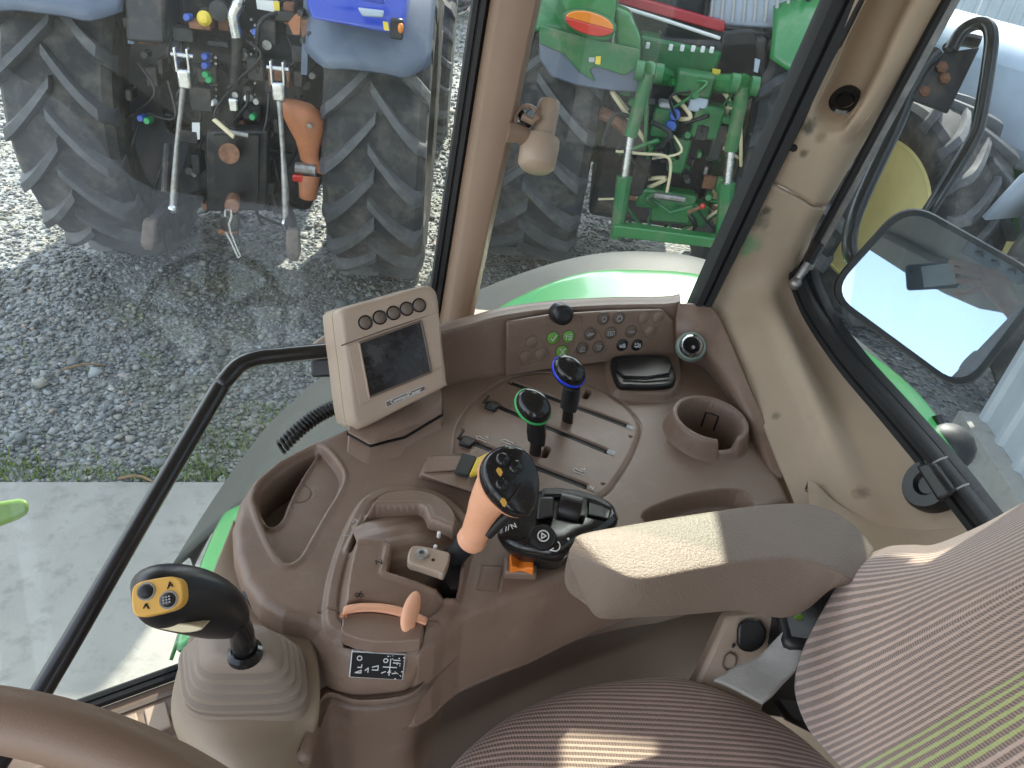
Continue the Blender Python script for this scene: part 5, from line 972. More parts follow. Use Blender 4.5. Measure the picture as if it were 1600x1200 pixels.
MB().lathe([(.034, 0), (.04, -.5)], wcn - wn * .07, wn, 20).out('column', 'brown', sw_)
# bright green arm tip at the left edge
tag(MB().loft([[PD(u, v, d) for u, v, d in q] for q in ([(-60, 792, 2.0), (-60, 845, 2.0), (-60, 845, 2.1), (-60, 795, 2.1)], [(30, 779, 2.0), (28, 812, 2.0), (28, 812, 2.08), (30, 780, 2.08)], [(44, 781, 2.0), (46, 801, 2.0), (46, 802, 2.06), (44, 782, 2.06)])]).out('green_arm_tip', 'limegreen', bevel=.012, seg=3), 'bright green plastic arm tip poking in at the left edge over the concrete', 'post')
# ================================================================== rear mirror, its arm, gas strut
mc = CP + unit(ray(1462, 440)) * 1.33; mnn = unit(CP + RM @ np.array([.012, .010, 0]) - mc)
mi = thing('rear_view_mirror', 'rectangular black framed mirror reflecting a hand with a phone', 'mirror', tuple(mc))
def MI(u, v, h=0.): return PP(u, v, mc + mnn * h, mnn)
crn = [(1416, 309), (1648, 440), (1508, 621), (1284, 457)]
def rounded(P, r, n=8):
    out = []
    for i in range(len(P)):
        a, b_, c = P[i - 1], P[i], P[(i + 1) % len(P)]; d0 = unit(a - b_); d1 = unit(c - b_)
        p0, p1 = b_ + d0 * r, b_ + d1 * r
        for k in range(n + 1):
            t = k / n; out.append((1 - t) ** 2 * p0 + 2 * t * (1 - t) * b_ + t * t * p1)
    return out
mq = [MI(u, v) for u, v in crn]; ro = rounded(mq, .050); mce = sum(mq) / 4
sh = lambda k: [mce + (p - mce) * k for p in ro]
ins_ = lambda d: [p + unit(mce - p) * d for p in ro]
MB().loft([[p - mnn * .035 for p in ins_(.03)], [p - mnn * .022 for p in ins_(.002)], [p for p in ins_(0)], [p + mnn * .005 for p in ins_(.003)], [p + mnn * .004 for p in ins_(.0115)], [p - mnn * .001 for p in ins_(.0125)]]).out('mirror_frame', 'rubber', mi, smooth=50)
MB().prism([p + mnn * .0005 for p in ins_(.012)], -mnn * .003).out('mirror_glass', 'mirror', mi, smooth=0)
am = thing('mirror_arm', 'bent black tube arm and plate holding the mirror outside the rear window', 'mirror arm', tuple(PD(1480, 110, 1.32)))
MB().tube(cat([PD(*p) for p in ((1486, 78, 1.36), (1502, 50, 1.35), (1522, 38, 1.34), (1540, 38, 1.33), (1549, 56, 1.32), (1545, 100, 1.32), (1530, 190, 1.31), (1519, 220, 1.31), (1494, 262, 1.32), (1456, 322, 1.345), (1436, 352, 1.37))], 5), [.0115] * 51, 14).out('tube', 'paintblack', am, smooth=80)
MB().prism([PD(u, v, d) for u, v, d in ((1458, 84, 1.36), (1532, 73, 1.36), (1482, 176, 1.35), (1418, 152, 1.35), (1424, 132, 1.35))], RM @ np.array([0, 0, .008])).out('bracket_plate', 'darkmetal', am, bevel=.002)
for (u, v) in ((1472, 105), (1476, 122), (1444, 143)): MB().lathe([(.002, .006), (.006, .006), (.0075, .004), (.010, .003), (.011, 0)], PD(u, v, 1.352), RM @ np.array([0, 0, -1.]), 6).out('bolt', 'rust', am)
MB().tube(cat([PD(*p) for p in ((1462, 84, 1.365), (1440, 106, 1.36), (1421, 140, 1.36), (1400, 195, 1.37), (1362, 275, 1.38), (1338, 330, 1.39), (1328, 368, 1.40), (1330, 400, 1.40), (1350, 430, 1.41))], 5), [.0138] * 41, 14).out('tube', 'paintblack', am, smooth=80)
MB().tube(cat([PD(*p) for p in ((1482, 76, 1.38), (1500, 62, 1.385), (1530, 66, 1.38))], 4), .012, 10).out('clamp', 'black', am)
gs = thing('gas_strut', 'slim black gas strut with ball joint on the corner pillar', 'gas strut', tuple(PD(1240, 442, 1.32)))
MB().tube([PD(1262, 412, 1.28), PD(1281, 378, 1.275), PD(1398, 165, 1.28), PD(1500, -20, 1.29)], .0105, 14).out('cylinder', 'paintblack', gs)
MB().tube([PD(1244, 440, 1.29), PD(1252, 428, 1.283), PD(1266, 406, 1.278)], [.008, .007, .0075], 12).out('rod_end', 'steel', gs)
MB().ball(PD(1243, 443, 1.285), .011, 14).out('ball_joint', 'steel', gs, smooth=180)
MB().lathe([(.001, .004), (.010, .004), (.0175, .002), (.018, -.006)], PD(1233, 443, 1.325), unit(CP - PD(1233, 443, 1.325)), 20).out('ball_washer', 'rust', gs)
MB().tube([PD(1270, 399, 1.279), PD(1281, 378, 1.275)], .0105, 14).out('collar', 'black', gs)
# ================================================================== tractors in the yard
def tyre_mesh(R, W, nl, rim_r, k=.36):
    mb = MB(); rc = R * .945
    pf = [(rim_r, -.36 * W), (rim_r * 1.15, -.47 * W), (R * .80, -.5 * W), (R * .88, -.485 * W), (R * .925, -.42 * W), (rc, -.22 * W), (rc * 1.004, 0), (rc, .22 * W), (R * .925, .42 * W), (R * .88, .485 * W), (R * .80, .5 * W), (rim_r * 1.15, .47 * W), (rim_r, .36 * W)]
    mb.lathe(pf, (0, 0, 0), (1, 0, 0), 64, cap=False)
    pt = lambda x, r, f: np.array([x, -r * math.cos(f), r * math.sin(f)])
    nc = len(mb.F)
    for side in (-1, 1):
        for i in range(nl):
            f0 = 2 * math.pi * (i + (.5 if side > 0 else 0)) / nl; rings = []
            for s_ in np.linspace(0, 1, 8):
                x = side * (-.03 + .53 * s_) * W; f = f0 - k * (1.25 * s_ - .25 * s_ ** 2.6) * .9; xa = abs(x) / W
                top = R * (1 - .55 * max(0, xa - .30) ** 2); bot = R * .86 if xa < .45 else R * .82
                if s_ > .97: top = R * .90
                hw = (.042 + .006 * s_) / R * (R / .92); tw = hw * .72
                rings.append([pt(x, bot, f - hw * 1.25), pt(x, top * .985, f - tw * 1.05), pt(x, top, f - tw * .8), pt(x, top, f + tw * .8), pt(x, top * .985, f + tw * 1.05), pt(x, bot, f + hw * 1.25)])
            mb.loft(rings)
    mb.nc = nc; return mb
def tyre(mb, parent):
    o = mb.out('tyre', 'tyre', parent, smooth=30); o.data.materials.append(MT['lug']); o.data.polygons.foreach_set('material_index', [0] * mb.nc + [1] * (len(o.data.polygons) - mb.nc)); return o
def wheel(parent, c, R, W, nl, rim_r, rim_m, proto=None, label=None):
    c = np.array(c, float)
    if proto is None:
        ty = tyre(tyre_mesh(R, W, nl, rim_r), parent)
        rm_ = MB().lathe([(rim_r * 1.02, -.38 * W), (rim_r * .98, -.36 * W), (rim_r * .9, -.28 * W), (rim_r * .86, -.06 * W), (rim_r * .5, -.02 * W), (.12, -.02 * W), (.12, -.10 * W), (.01, -.10 * W)], (0, 0, 0), (1, 0, 0), 40).out('rim', rim_m, ty)
        MB().lathe([(rim_r * 1.02, .38 * W), (rim_r * .98, .36 * W), (rim_r * .9, .28 * W), (rim_r * .86, .06 * W), (rim_r * .5, .02 * W), (.12, .02 * W), (.12, .10 * W), (.01, .10 * W)], (0, 0, 0), (1, 0, 0), 40).out('rim', rim_m, ty)
    else:
        ty = proto.copy(); COL.objects.link(ty); ty.parent = parent
        for ch in list(proto.children):
            q_ = ch.copy(); COL.objects.link(q_); q_.parent = ty
    ty.location = tuple(c); return ty
def fender(parent, x0, x1, R, a0, a1, m, rear_drop=.0, thick=.02, bulge=.0, zc=.92):
    rows = []
    for x, lift in zip(np.linspace(x0, x1, 7), (-.06, -.005, .012, .018, .012, -.005, -.06)):
        rows.append([np.array([x, -(R + lift) * math.cos(math.radians(a)), zc + (R + lift) * math.sin(math.radians(a))]) for a in np.linspace(a0 + (0 if 0 < (x - x0) / (x1 - x0) < 1 else 5), a1, 14)])
    V, F = gridmesh(catgrid(rows, 2, 3)); return obj('fender', V, F, m, parent, smooth=180, solid=thick)
def rod(parent, name, pts, r, m, n=10, **k): return MB().tube(pts, r, n).out(name, m, parent, **k)
# ---- blue tractor seen from behind
bt = thing('blue_tractor', 'blue tractor seen from behind with grey fenders and an orange guard beside its linkage', 'tractor', (-1.70, 4.57, 0), 6.5, 'tractors parked in the yard', world=False)
LB_ = local((-1.70, 4.57, 0), 6.5); Q = lambda u, v, y: LB_(u, v, y)
w1 = wheel(bt, (-.80, 0, .93), .93, .54, 20, .52, 'greyfender'); wheel(bt, (.735, 0, .93), .93, .54, 20, .52, 'greyfender', w1)
fender(bt, .40, 1.00, 1.03, 30, 150, 'greyfender'); fender(bt, -1.10, -.44, 1.03, 35, 150, 'greyfender')
MB().prism([(.40, -.75, 1.35), (.40, .8, 1.35), (.40, .8, 2.0), (.40, -.5, 1.95)], (-.03, 0, 0)).out('fender_side', 'greyfender', bt)
MB().prism([(-.44, -.75, 1.40), (-.44, .8, 1.35), (-.44, .8, 2.0), (-.44, -.5, 1.95)], (.03, 0, 0)).out('fender_side', 'greyfender', bt)
MB().prism([(-.43, -.80, 1.42), (-.25, -.78, 1.42), (-.25, -.6, 2.0), (-.43, -.6, 2.0)], (0, .04, 0)).out('side_plate', 'darkmetal', bt, bevel=.02)
# blue lamp cowl on the right fender
cw = [Q(478, -60, -.80), Q(478, 8, -.86), Q(486, 30, -.92), Q(560, 44, -.94), Q(622, 56, -.94), Q(632, 48, -.93), Q(636, 0, -.86), Q(640, -60, -.80)]
bc_ = MB().loft([[p for p in cw], [p + np.array([0, .35, .02]) for p in cw]]).out('lamp_cowl', 'bluepaint', bt, bevel=.025, seg=3)
MB().prism([Q(u, v, -.965) for u, v in ((558, 12), (600, 17), (598, 28), (566, 26))], (0, .02, 0)).out('reversing_lens', 'bluegrey', bc_, bevel=.008)
MB().prism([Q(u, v, -.955) for u, v in ((500, -10), (602, 8), (600, -10))], (0, .02, 0)).out('lamp_recess', 'bluepaint', bc_, bevel=.01)
MB().prism([Q(u, v, -.962) for u, v in ((598, 34), (606, 35), (608, 48), (600, 47))], (0, .01, 0)).out('label', 'yellow', bc_)
MB().ball(Q(626, 44, -.95), (.014, .014, .024), 12).out('side_lamp', 'amberlens', bc_, smooth=180)
MB().box(Q(620, 45, -.93), (.06, .03, .09)).out('lamp_socket', 'black', bc_, bevel=.01)
# housing, axle, cab
MB().lathe([(.20, -.55), (.24, -.35), (.30, -.2), (.30, .2), (.24, .35), (.20, .55)], (0.02, 0, .93), (1, 0, 0), 24).out('axle_housing', 'darkmetal', bt)
MB().box((.05, -.12, 1.12), (.62, .9, 1.15)).out('rear_housing', 'darkmetal', bt, bevel=.04)
MB().box((.05, -.46, 1.52), (.56, .22, .36)).out('valve_bank', 'darkmetal', bt, bevel=.02)
MB().box((.05, .35, 1.9), (.9, .9, .45)).out('cab_base', 'darkmetal', bt, bevel=.05)
MB().box((.02, .72, 2.3), (1.8, 1.3, .7)).out('cab_body', 'bluepaint', bt, bevel=.06); MB().box((.02, .72, 2.8), (1.7, 1.2, .5)).out('cab_glass', 'glassdark', bt, bevel=.08)
MB().box((.02, .72, 3.15), (2.0, 1.5, .3)).out('cab_roof', 'bluepaint', bt, bevel=.06)
MB().box((.02, 2.2, 1.45), (.8, 2.4, .8)).out('bonnet', 'bluepaint', bt, bevel=.12)
fw = wheel(bt, (-.80, 2.7, .68), .68, .5, 18, .36, 'greyfender'); wheel(bt, (.80, 2.7, .68), .68, .5, 18, .36, 'greyfender', fw)
rnd = random.Random(5)
for i in range(150):                                                 # clutter of brackets, pipes and castings round the linkage
    u = rnd.uniform(205, 500); v = rnd.uniform(20, 330); y = rnd.uniform(-.74, -.58)
    if v > 200 and (u < 250 or u > 440): continue
    c = Q(u, v, y); k = rnd.random()
    if k < .5: MB().box(c, (rnd.uniform(.02, .11), rnd.uniform(.03, .10), rnd.uniform(.02, .12))).out('casting', rnd.choice(['darkmetal', 'darkmetal', 'black', 'darkmetal', 'rust']), bt, bevel=.006, seg=1)
    elif k < .8: MB().lathe([(.001, 0), (rnd.uniform(.012, .035),) * 2 and (rnd.uniform(.012, .03), .0), (.02, -.06), (.001, -.06)], c, (0, -1, rnd.uniform(-.3, .3)), 10).out('fitting', rnd.choice(['darkmetal', 'steel', 'black']), bt)
    else: MB().tube(cat([c, c + np.array([rnd.uniform(-.1, .1), -.05, -rnd.uniform(.05, .2)]), c + np.array([rnd.uniform(-.15, .15), 0, -rnd.uniform(.15, .35)])], 5), rnd.uniform(.006, .012), 7).out('hose', 'black', bt, smooth=80)
for i, (u, v, m_) in enumerate([(322, 88, 'bluecap'), (322, 102, 'bluecap'), (323, 116, 'greencap'), (328, 124, 'greencap'), (294, 27, 'bluecap'), (232, 188, 'greencap'), (222, 184, 'bluecap'), (396, 182, 'greencap'), (400, 50, 'bluecap'), (388, 153, 'white'), (332, 160, 'white'), (402, 158, 'steel')]):
    MB().lathe([(.001, .03), (.014, .03), (.018, .022), (.018, -.03)], Q(u, v, -.70), (0, -1, .15), 12).out('coupler_cap', m_, bt, smooth=50)
for j in range(16): MB().lathe([(.001, .012), (.007, .012), (.008, 0)], Q(330 + 8 * (j % 2), 84 + 5 * j, -.66), (0, -1, 0), 8).out('bolt', 'chrome', bt)
for j in range(14): MB().lathe([(.001, .012), (.006, .012), (.007, 0)], Q(393 + 6 * (j % 2), 30 + 9 * j, -.66), (0, -1, 0), 8).out('bolt', 'steel', bt)
MB().lathe([(.03, 0), (.035, .03), (.02, .05), (.001, .055)], Q(322, 28, -.68), (0, -1, .1), 14).out('socket', 'yellow', bt); MB().lathe([(.045, 0), (.045, .05), (.02, .055), (.001, .055)], Q(346, 16, -.66), (0, -1, .1), 18).out('pipe_cap', 'darkmetal', bt)
MB().prism([Q(u, v, -.68) for u, v in ((400, 0), (434, 2), (436, 20), (402, 14))], (0, .01, 0)).out('label', 'white', bt); MB().prism([Q(u, v, -.685) for u, v in ((427, 2), (436, 3), (437, 20), (429, 19))], (0, .01, 0)).out('label', 'yellow', bt)
MB().prism([Q(u, v, -.70) for u, v in ((450, 36), (462, 22), (470, 22), (468, 54), (458, 54))], (0, .03, 0)).out('bracket', 'rustorange', bt)
rod(bt, 'top_link_hook', cat([Q(u, v, -.72) for u, v in ((372, -6), (376, -2), (370, 12), (365, 28), (370, 58))], 5), [.022] * 8 + [.03] * 13, 'chrome', 12, smooth=80)
rod(bt, 'top_link', [Q(370, 58, -.72), Q(368, 130, -.70)], .028, 'darkmetal', 12); MB().box(Q(366, 163, -.70), (.05, .05, .07)).out('sensor_block', 'chrome', bt, bevel=.01)
# lift rods with bright clevises
for (pts, cl) in (([(288, 112), (283, 168), (276, 230), (272, 300), (270, 326)], (287, 104)), ([(434, 136), (438, 178), (442, 240), (446, 300), (446, 348)], (435, 124))):
    yy = (-.92, -.94, -.97, -1.02, -1.04); P_ = [Q(u, v, y) for (u, v), y in zip(pts, yy)]
    rr = rod(bt, 'lift_rod', P_, [.016, .013, .012, .019, .017], 'steel', 12)
    c = Q(*cl, -.92)
    for sx in (-.028, .028): MB().box(c + np.array([sx, 0, .03]), (.012, .045, .11)).out('clevis_fork', 'chrome', rr, bevel=.004)
    MB().box(c + np.array([0, 0, -.055]), (.06, .05, .09)).out('clevis', 'chrome', rr, bevel=.012); MB().tube([c + np.array([-.05, 0, .05]), c + np.array([.05, 0, .05])], .010, 10).out('pin', 'chrome', rr)
    MB().ball(P_[-1], .026, 10).out('lower_pin', 'chrome', rr, smooth=180)
for (pts, m_) in (([(330, 300, -.5), (262, 324, -1.0), (236, 352, -1.15), (232, 388, -1.2)], 'steel'), ([(430, 290, -.5), (452, 340, -1.0), (458, 366, -1.15), (459, 405, -1.2)], 'steel')):
    P_ = [Q(*p) for p in pts]
    MB().tube(P_[:3], [.035, .035, .03], 8).out('lower_link', 'darkmetal', bt)
    hk_ = MB().loft([[P_[2] + np.array(o_) for o_ in ((-.03, -.02, .03), (.03, -.02, .03), (.03, .03, .03), (-.03, .03, .03))], [P_[2] * .3 + P_[3] * .7 + np.array(o_) for o_ in ((-.034, -.03, 0), (.034, -.03, 0), (.034, .03, 0), (-.034, .03, 0))], [P_[3] + np.array(o_) for o_ in ((-.02, -.01, -.01), (.02, -.01, -.01), (.02, .02, -.01), (-.02, .02, -.01))]]).out('hook_end', 'hook', bt, bevel=.01)
rod(bt, 'stay', [Q(262, 225, -.9), Q(258, 300, -1.02)], .020, 'darkmetal')
# pto guard, drawbar, clip chain, orange guard
MB().prism([Q(u, v, -.78) for u, v in ((322, 205), (418, 205), (415, 330), (322, 330))], (0, .12, 0)).out('hitch_frame', 'darkmetal', bt, bevel=.01)
MB().prism([Q(u, v, -.82) for u, v in ((334, 212), (404, 212), (402, 320), (336, 320))], (0, .03, 0)).out('hitch_recess', 'black', bt)
rod(bt, 'pto_shaft', [Q(358, 240, -.72), Q(358, 240, -.92)], .05, 'rust', 16); rod(bt, 'drawbar', [Q(366, 310, -.8), Q(362, 322, -1.1)], .035, 'rust', 10)
MB().prism([Q(u, v, -.95) for u, v in ((330, 188), (336, 186), (366, 212), (364, 218))], (0, .02, 0)).out('hitch_lever', 'cream', bt, bevel=.004)
rod(bt, 'cross_pin', [Q(352, 205, -.92), Q(388, 212, -.92)], .012, 'steel'); MB().prism([Q(u, v, -.74) for u, v in ((300, 192), (312, 192), (312, 218), (300, 218))], (0, .01, 0)).out('label', 'white', bt)
rod(bt, 'safety_clip', [Q(u, v, -1.12) for u, v in ((352, 338), (352, 328), (361, 327), (362, 338), (358, 350), (360, 362), (372, 392), (376, 400), (372, 403), (360, 376), (352, 362))], .0065, 'chrome', 8)
MB().box(Q(360, 345, -1.08), (.09, .07, .10)).out('drawbar_eye', 'darkmetal', bt, bevel=.02)
rod(bt, 'red_flag', [Q(342, 362, -1.0), Q(372, 360, -1.0)], .016, 'rust')
og = [(446, 160, .05), (466, 155, .09), (486, 164, .115), (500, 186, .12), (502, 210, .105), (496, 236, .075), (494, 252, .065)]
go = MB(); rg_ = []
for v, l, r in ((158, 440, 470), (163, 438, 488), (172, 440, 499), (186, 444, 506), (202, 452, 506), (220, 462, 502), (238, 467, 498), (250, 470, 499), (260, 480, 512), (267, 488, 518), (271, 500, 519)):
    a, b_ = Q(l, v, -.80), Q(r, v, -.80); c = (a + b_) / 2; hw = np.linalg.norm(b_ - a) / 2; rg_.append([c + np.array([math.cos(t) * hw, -math.sin(t) * min(.075, hw * .8), 0]) for t in [2 * math.pi * j / 24 for j in range(24)]])
go.loft(rg_).out('orange_guard', 'rustorange', bt, smooth=50)
MB().lathe([(.001, .01), (.012, .01), (.014, 0)], Q(484, 196, -.88), (0, -1, 0), 10).out('guard_bolt', 'steel', bt)
rod(bt, 'orange_spout', [Q(482, 276, -.82), Q(482, 292, -.84), Q(481, 308, -.84)], [.058, .05, .045], 'rustorange', 14); MB().box(Q(466, 278, -.86), (.055, .03, .035)).out('reflector', 'red', bt, bevel=.006)
rod(bt, 'spout_clamp', [Q(462, 262, -.84), Q(494, 266, -.84)], .030, 'steel', 10)
# ---- green tractor seen from behind through the quarter window
gt = thing('green_tractor', 'green tractor seen from behind with lift cylinders and an oval amber and red tail lamp', 'tractor', (.69, 5.2, 0), -2, 'tractors parked in the yard', world=False)
LG = local((.69, 5.2, 0), -2); G_ = lambda u, v, y: LG(u, v, y)
w2 = wheel(gt, (-.745, 0, .95), .95, .70, 20, .52, 'yellowrim'); wheel(gt, (.80, 0, .95), .95, .64, 20, .52, 'yellowrim', w2)
fender(gt, -1.16, -.40, 1.06, 38, 150, 'greenpaint', zc=.95); fender(gt, .44, 1.12, 1.06, 38, 150, 'greenpaint', zc=.95)
# fender skirt: dark lower plate with a wavy green upper part, on the rear of the left fender
sk = [G_(u, v, -.93) for u, v in ((842, 64), (880, 74), (940, 92), (1000, 104), (998, 145), (960, 143), (900, 134), (860, 120), (842, 92))]
skp = MB().prism(sk, (0, .03, 0)).out('fender_skirt', 'greyfender', gt, bevel=.01)
MB().prism([G_(u, v, -.945) for u, v in ((842, 40), (1000, 78), (1000, 104), (975, 118), (946, 108), (928, 104), (922, 110), (930, 128), (905, 112), (880, 84), (842, 68))], (0, .012, 0)).out('skirt_panel', 'greendusty', skp, bevel=.004)
MB().prism([G_(u, v, -.955) for u, v in ((931, 88), (939, 88), (938, 101), (930, 100))], (0, .008, 0)).out('label', 'yellow', skp); MB().prism([G_(u, v, -.955) for u, v in ((920, 90), (929, 90), (929, 97), (920, 97))], (0, .008, 0)).out('label', 'greyprint', skp)
cowl = [G_(u, v, -.92) for u, v in cat([(872, -30), (884, 20), (896, 46), (925, 60), (955, 60), (960, 30), (956, -30)], 3, True)]
cwl = MB().loft([[p + np.array([0, -.05, 0]) for p in cowl], [p + np.array([0, .3, .03]) for p in cowl]]).out('lamp_cowl', 'greenpaint', gt, bevel=.03, seg=3)
tc_ = G_(921, 37, -1.01); eu = unit(G_(950, 45, -1.01) - G_(892, 29, -1.01)); ev = np.cross(np.array([0, -1, 0]), eu); ev = ev if ev[2] > 0 else -ev
el = lambda k, y0, h0, h1: [tc_ + eu * .125 * k * math.cos(t) + ev * .052 * k * math.sin(t) + np.array([0, y0, 0]) for t in [math.pi * (h0 + (h1 - h0) * j / 20) for j in range(21)]]
MB().prism(el(1.12, .01, 0, 2)[:-1], (0, .04, 0)).out('lamp_ring', 'greendusty', cwl, bevel=.008)
MB().prism(el(1, 0, 0, 1), (0, .03, 0)).out('tail_lamp', 'amberlens', cwl, bevel=.012, seg=3); MB().prism(el(1, 0, 1, 2), (0, .03, 0)).out('tail_lamp', 'red', cwl, bevel=.012, seg=3)
MB().prism([G_(u, v, -.9) for u, v in ((960, 10), (985, 20), (1001, 60), (1000, 106), (962, 92))], (0, .15, 0)).out('fender_inner', 'greenpaint', gt, bevel=.02)
MB().box((0, -.05, 1.05), (.7, .9, 1.1)).out('rear_housing', 'darkmetal', gt, bevel=.04); MB().lathe([(.20, -.6), (.26, -.3), (.26, .3), (.20, .6)], (0, 0, .95), (1, 0, 0), 24).out('axle_housing', 'greendusty', gt)
# dashboard of connectors and cab rear
MB().prism([G_(u, v, -.62) for u, v in ((1000, 55), (1130, 82), (1118, 112), (1060, 142), (1000, 110))], (0, .2, 0)).out('rear_cover', 'greendusty', gt, bevel=.02)
MB().prism([G_(u, v, -.60) for u, v in ((1030, 58), (1128, 66), (1200, 60), (1200, 130), (1140, 150), (1060, 142))], (0, .25, 0)).out('cab_base', 'darkmetal', gt, bevel=.02)
for u, v in ((1048, 74), (1066, 75), (1083, 76), (1098, 77), (1112, 78), (1012, 71)): MB().box(G_(u, v, -.66), (.022, .02, .032)).out('connector', 'white', gt, bevel=.004)
MB().box((.15, .75, 2.3), (1.5, 1.5, .75)).out('cab_body', 'greenpaint', gt, bevel=.06); MB().box((.15, .75, 2.75), (1.4, 1.4, .4)).out('cab_glass', 'glassdark', gt, bevel=.08); MB().box((.15, .75, 3.0), (1.6, 1.7, .2)).out('cab_roof', 'greenpaint', gt, bevel=.06); MB().box((.05, 2.4, 1.5), (.8, 2.2, .8)).out('bonnet', 'greenpaint', gt, bevel=.12)
MB().prism([G_(u, v, -.45) for u, v in ((1100, 38), (1250, 48), (1258, -60), (1118, -60))], (0, .03, 0)).out('rear_window', 'bluegrey', gt, bevel=.02)
rod(gt, 'window_frame', cat([G_(u, v, -.48) for u, v in ((1122, -60), (1100, 30), (1128, 43), (1250, 52), (1262, -60))], 3), .018, 'black')
for u in range(1110, 1250, 17): rod(gt, 'window_rib', [G_(u + 8, -50, -.47), G_(u, 34, -.47)], .010, 'greyprint', 6)
MB().prism([G_(u, v, -.60) for u, v in ((1130, 50), (1180, 48), (1195, 140), (1150, 170), (1120, 110))], (0, .06, 0)).out('mud_flap', 'black', gt, bevel=.01); MB().prism([G_(u, v, -.70) for u, v in ((1114, 108), (1126, 110), (1124, 121), (1112, 119))], (0, .02, 0)).out('label', 'yellow', gt); MB().prism([G_(u, v, -.70) for u, v in ((1180, 92), (1188, 94), (1184, 114), (1178, 112))], (0, .02, 0)).out('label', 'bluegrey', gt)
for (a, b_, c) in (((1012, 122), (985, 212), (962, 372)), ((1160, 142), (1142, 235), (1128, 365))):
    A, B, Cc = G_(*a, -1.0), G_(*b_, -1.0), G_(*c, -1.05)
    cy_ = rod(gt, 'lift_cylinder', [A + np.array([0, 0, .02]), B], .036, 'greendusty', 16); rod(gt, 'cylinder_rod', [B, B * .6 + Cc * .4], .024, 'chrome', 12); rod(gt, 'lift_link', [B * .62 + Cc * .38, Cc], [.045, .035], 'greendusty', 10)
    for dx in (-.05, .05): MB().lathe([(.001, -.02), (.05, -.02), (.05, .02), (.001, .02)], A + np.array([dx, 0, .03]), (1, 0, 0), 16).out('cylinder_eye', 'greendusty', cy_)
    MB().tube([A + np.array([-.0, .02, .03]), A + np.array([.12 if a[0] < 1100 else -.12, .3, -.05])], .05, 10).out('lift_arm', 'greenpaint', gt)
MB().prism([G_(u, v, -1.1) for u, v in ((958, 352), (1110, 372), (1200, 384), (1200, 396), (1110, 388), (956, 370))], (0, .08, 0)).out('draft_bar', 'greenpaint', gt, bevel=.008)
for (u, v, sx, sz, m_) in ((1038, 190, .14, .16, 'greendusty'), (1104, 188, .16, .18, 'greendusty'), (1084, 130, .20, .12, 'greendusty'), (1060, 240, .10, .2, 'greendusty'), (1040, 310, .34, .12, 'greenpaint'), (1075, 330, .22, .14, 'greendusty'), (1090, 160, .10, .08, 'bluegrey'), (1100, 172, .10, .03, 'white'), (1040, 162, .08, .03, 'greyprint'), (1000, 270, .10, .25, 'darkmetal'), (1120, 220, .07, .2, 'greyflap')):
    MB().box(G_(u, v, -.78), (sx, .12, sz)).out('valve_block', m_, gt, bevel=.015)
for (u, v) in ((1054, 178), (1048, 195)): MB().lathe([(.001, .04), (.026, .04), (.030, .03), (.030, 0)], G_(u, v, -.84), (0, -1, .1), 16).out('coupler_cap', 'bluecap', gt)
MB().prism([G_(u, v, -.52) for u, v in ((952, -16), (1134, 34), (1132, 52), (952, 2))], (0, .06, 0)).out('rear_rail', 'redpaint', gt, bevel=.008)
rod(gt, 'rail_edge', [G_(u, v, -.56) for u, v in ((955, 6), (1040, 32), (1125, 60))], .010, 'white', 8)
MB().prism([G_(u, v, -.40) for u, v in ((955, -60), (1110, -60), (1110, 30), (1000, 12), (955, -2))], (0, .03, 0)).out('rear_panel', 'greyflap', gt, bevel=.01)
rnd = random.Random(9)
for i in range(85):
    u = rnd.uniform(975, 1150); v = rnd.uniform(125, 350); c = G_(u, v, rnd.uniform(-.86, -.68)); k = rnd.random(); m_ = rnd.choice(['greendusty', 'greenpaint', 'greendusty', 'darkmetal', 'steel', 'black', 'rust'])
    if k < .35: MB().box(c, (rnd.uniform(.02, .10), rnd.uniform(.03, .08), rnd.uniform(.02, .10))).out('casting', m_, gt, bevel=.006, seg=1)
    elif k < .6: MB().lathe([(.001, .03), (.018, .03), (.022, .0)], c, (rnd.uniform(-.5, .5), -1, rnd.uniform(-.3, .5)), 10).out('fitting', m_, gt)
    else: MB().tube(cat([c, c + np.array([rnd.uniform(-.12, .12), -.07, rnd.uniform(-.1, .1)]), c + np.array([rnd.uniform(-.2, .2), 0, -rnd.uniform(.05, .3)])], 6), rnd.uniform(.007, .014), 7).out('hose', rnd.choice(['black', 'greendusty', 'greenpaint', 'cream', 'greyflap']), gt, smooth=80)
rod(gt, 'pipe', cat([G_(930, 172, -.7), G_(958, 186, -.72), G_(990, 212, -.75)], 5), .035, 'rust', 10)
rod(gt, 'pipe', cat([G_(u, v, -.9) for u, v in ((962, 236), (1000, 240), (1040, 244), (1048, 262), (1042, 300))], 5), .009, 'cream', 8)
MB().prism([G_(u, v, -.86) for u, v in ((1020, 310), (1048, 330), (1085, 320), (1076, 350), (1016, 346))], (0, .1, 0)).out('hitch_plate', 'greenpaint', gt, bevel=.01)
rod(gt, 'hitch_bar', [G_(1022, 305, -.9), G_(1070, 312, -.9)], .02, 'steel'); rod(gt, 'hitch_handle', [G_(1075, 332, -.95), G_(1098, 322, -.97)], .010, 'rust'); MB().ball(G_(1098, 322, -.97), .018, 10).out('handle_end', 'red', gt)
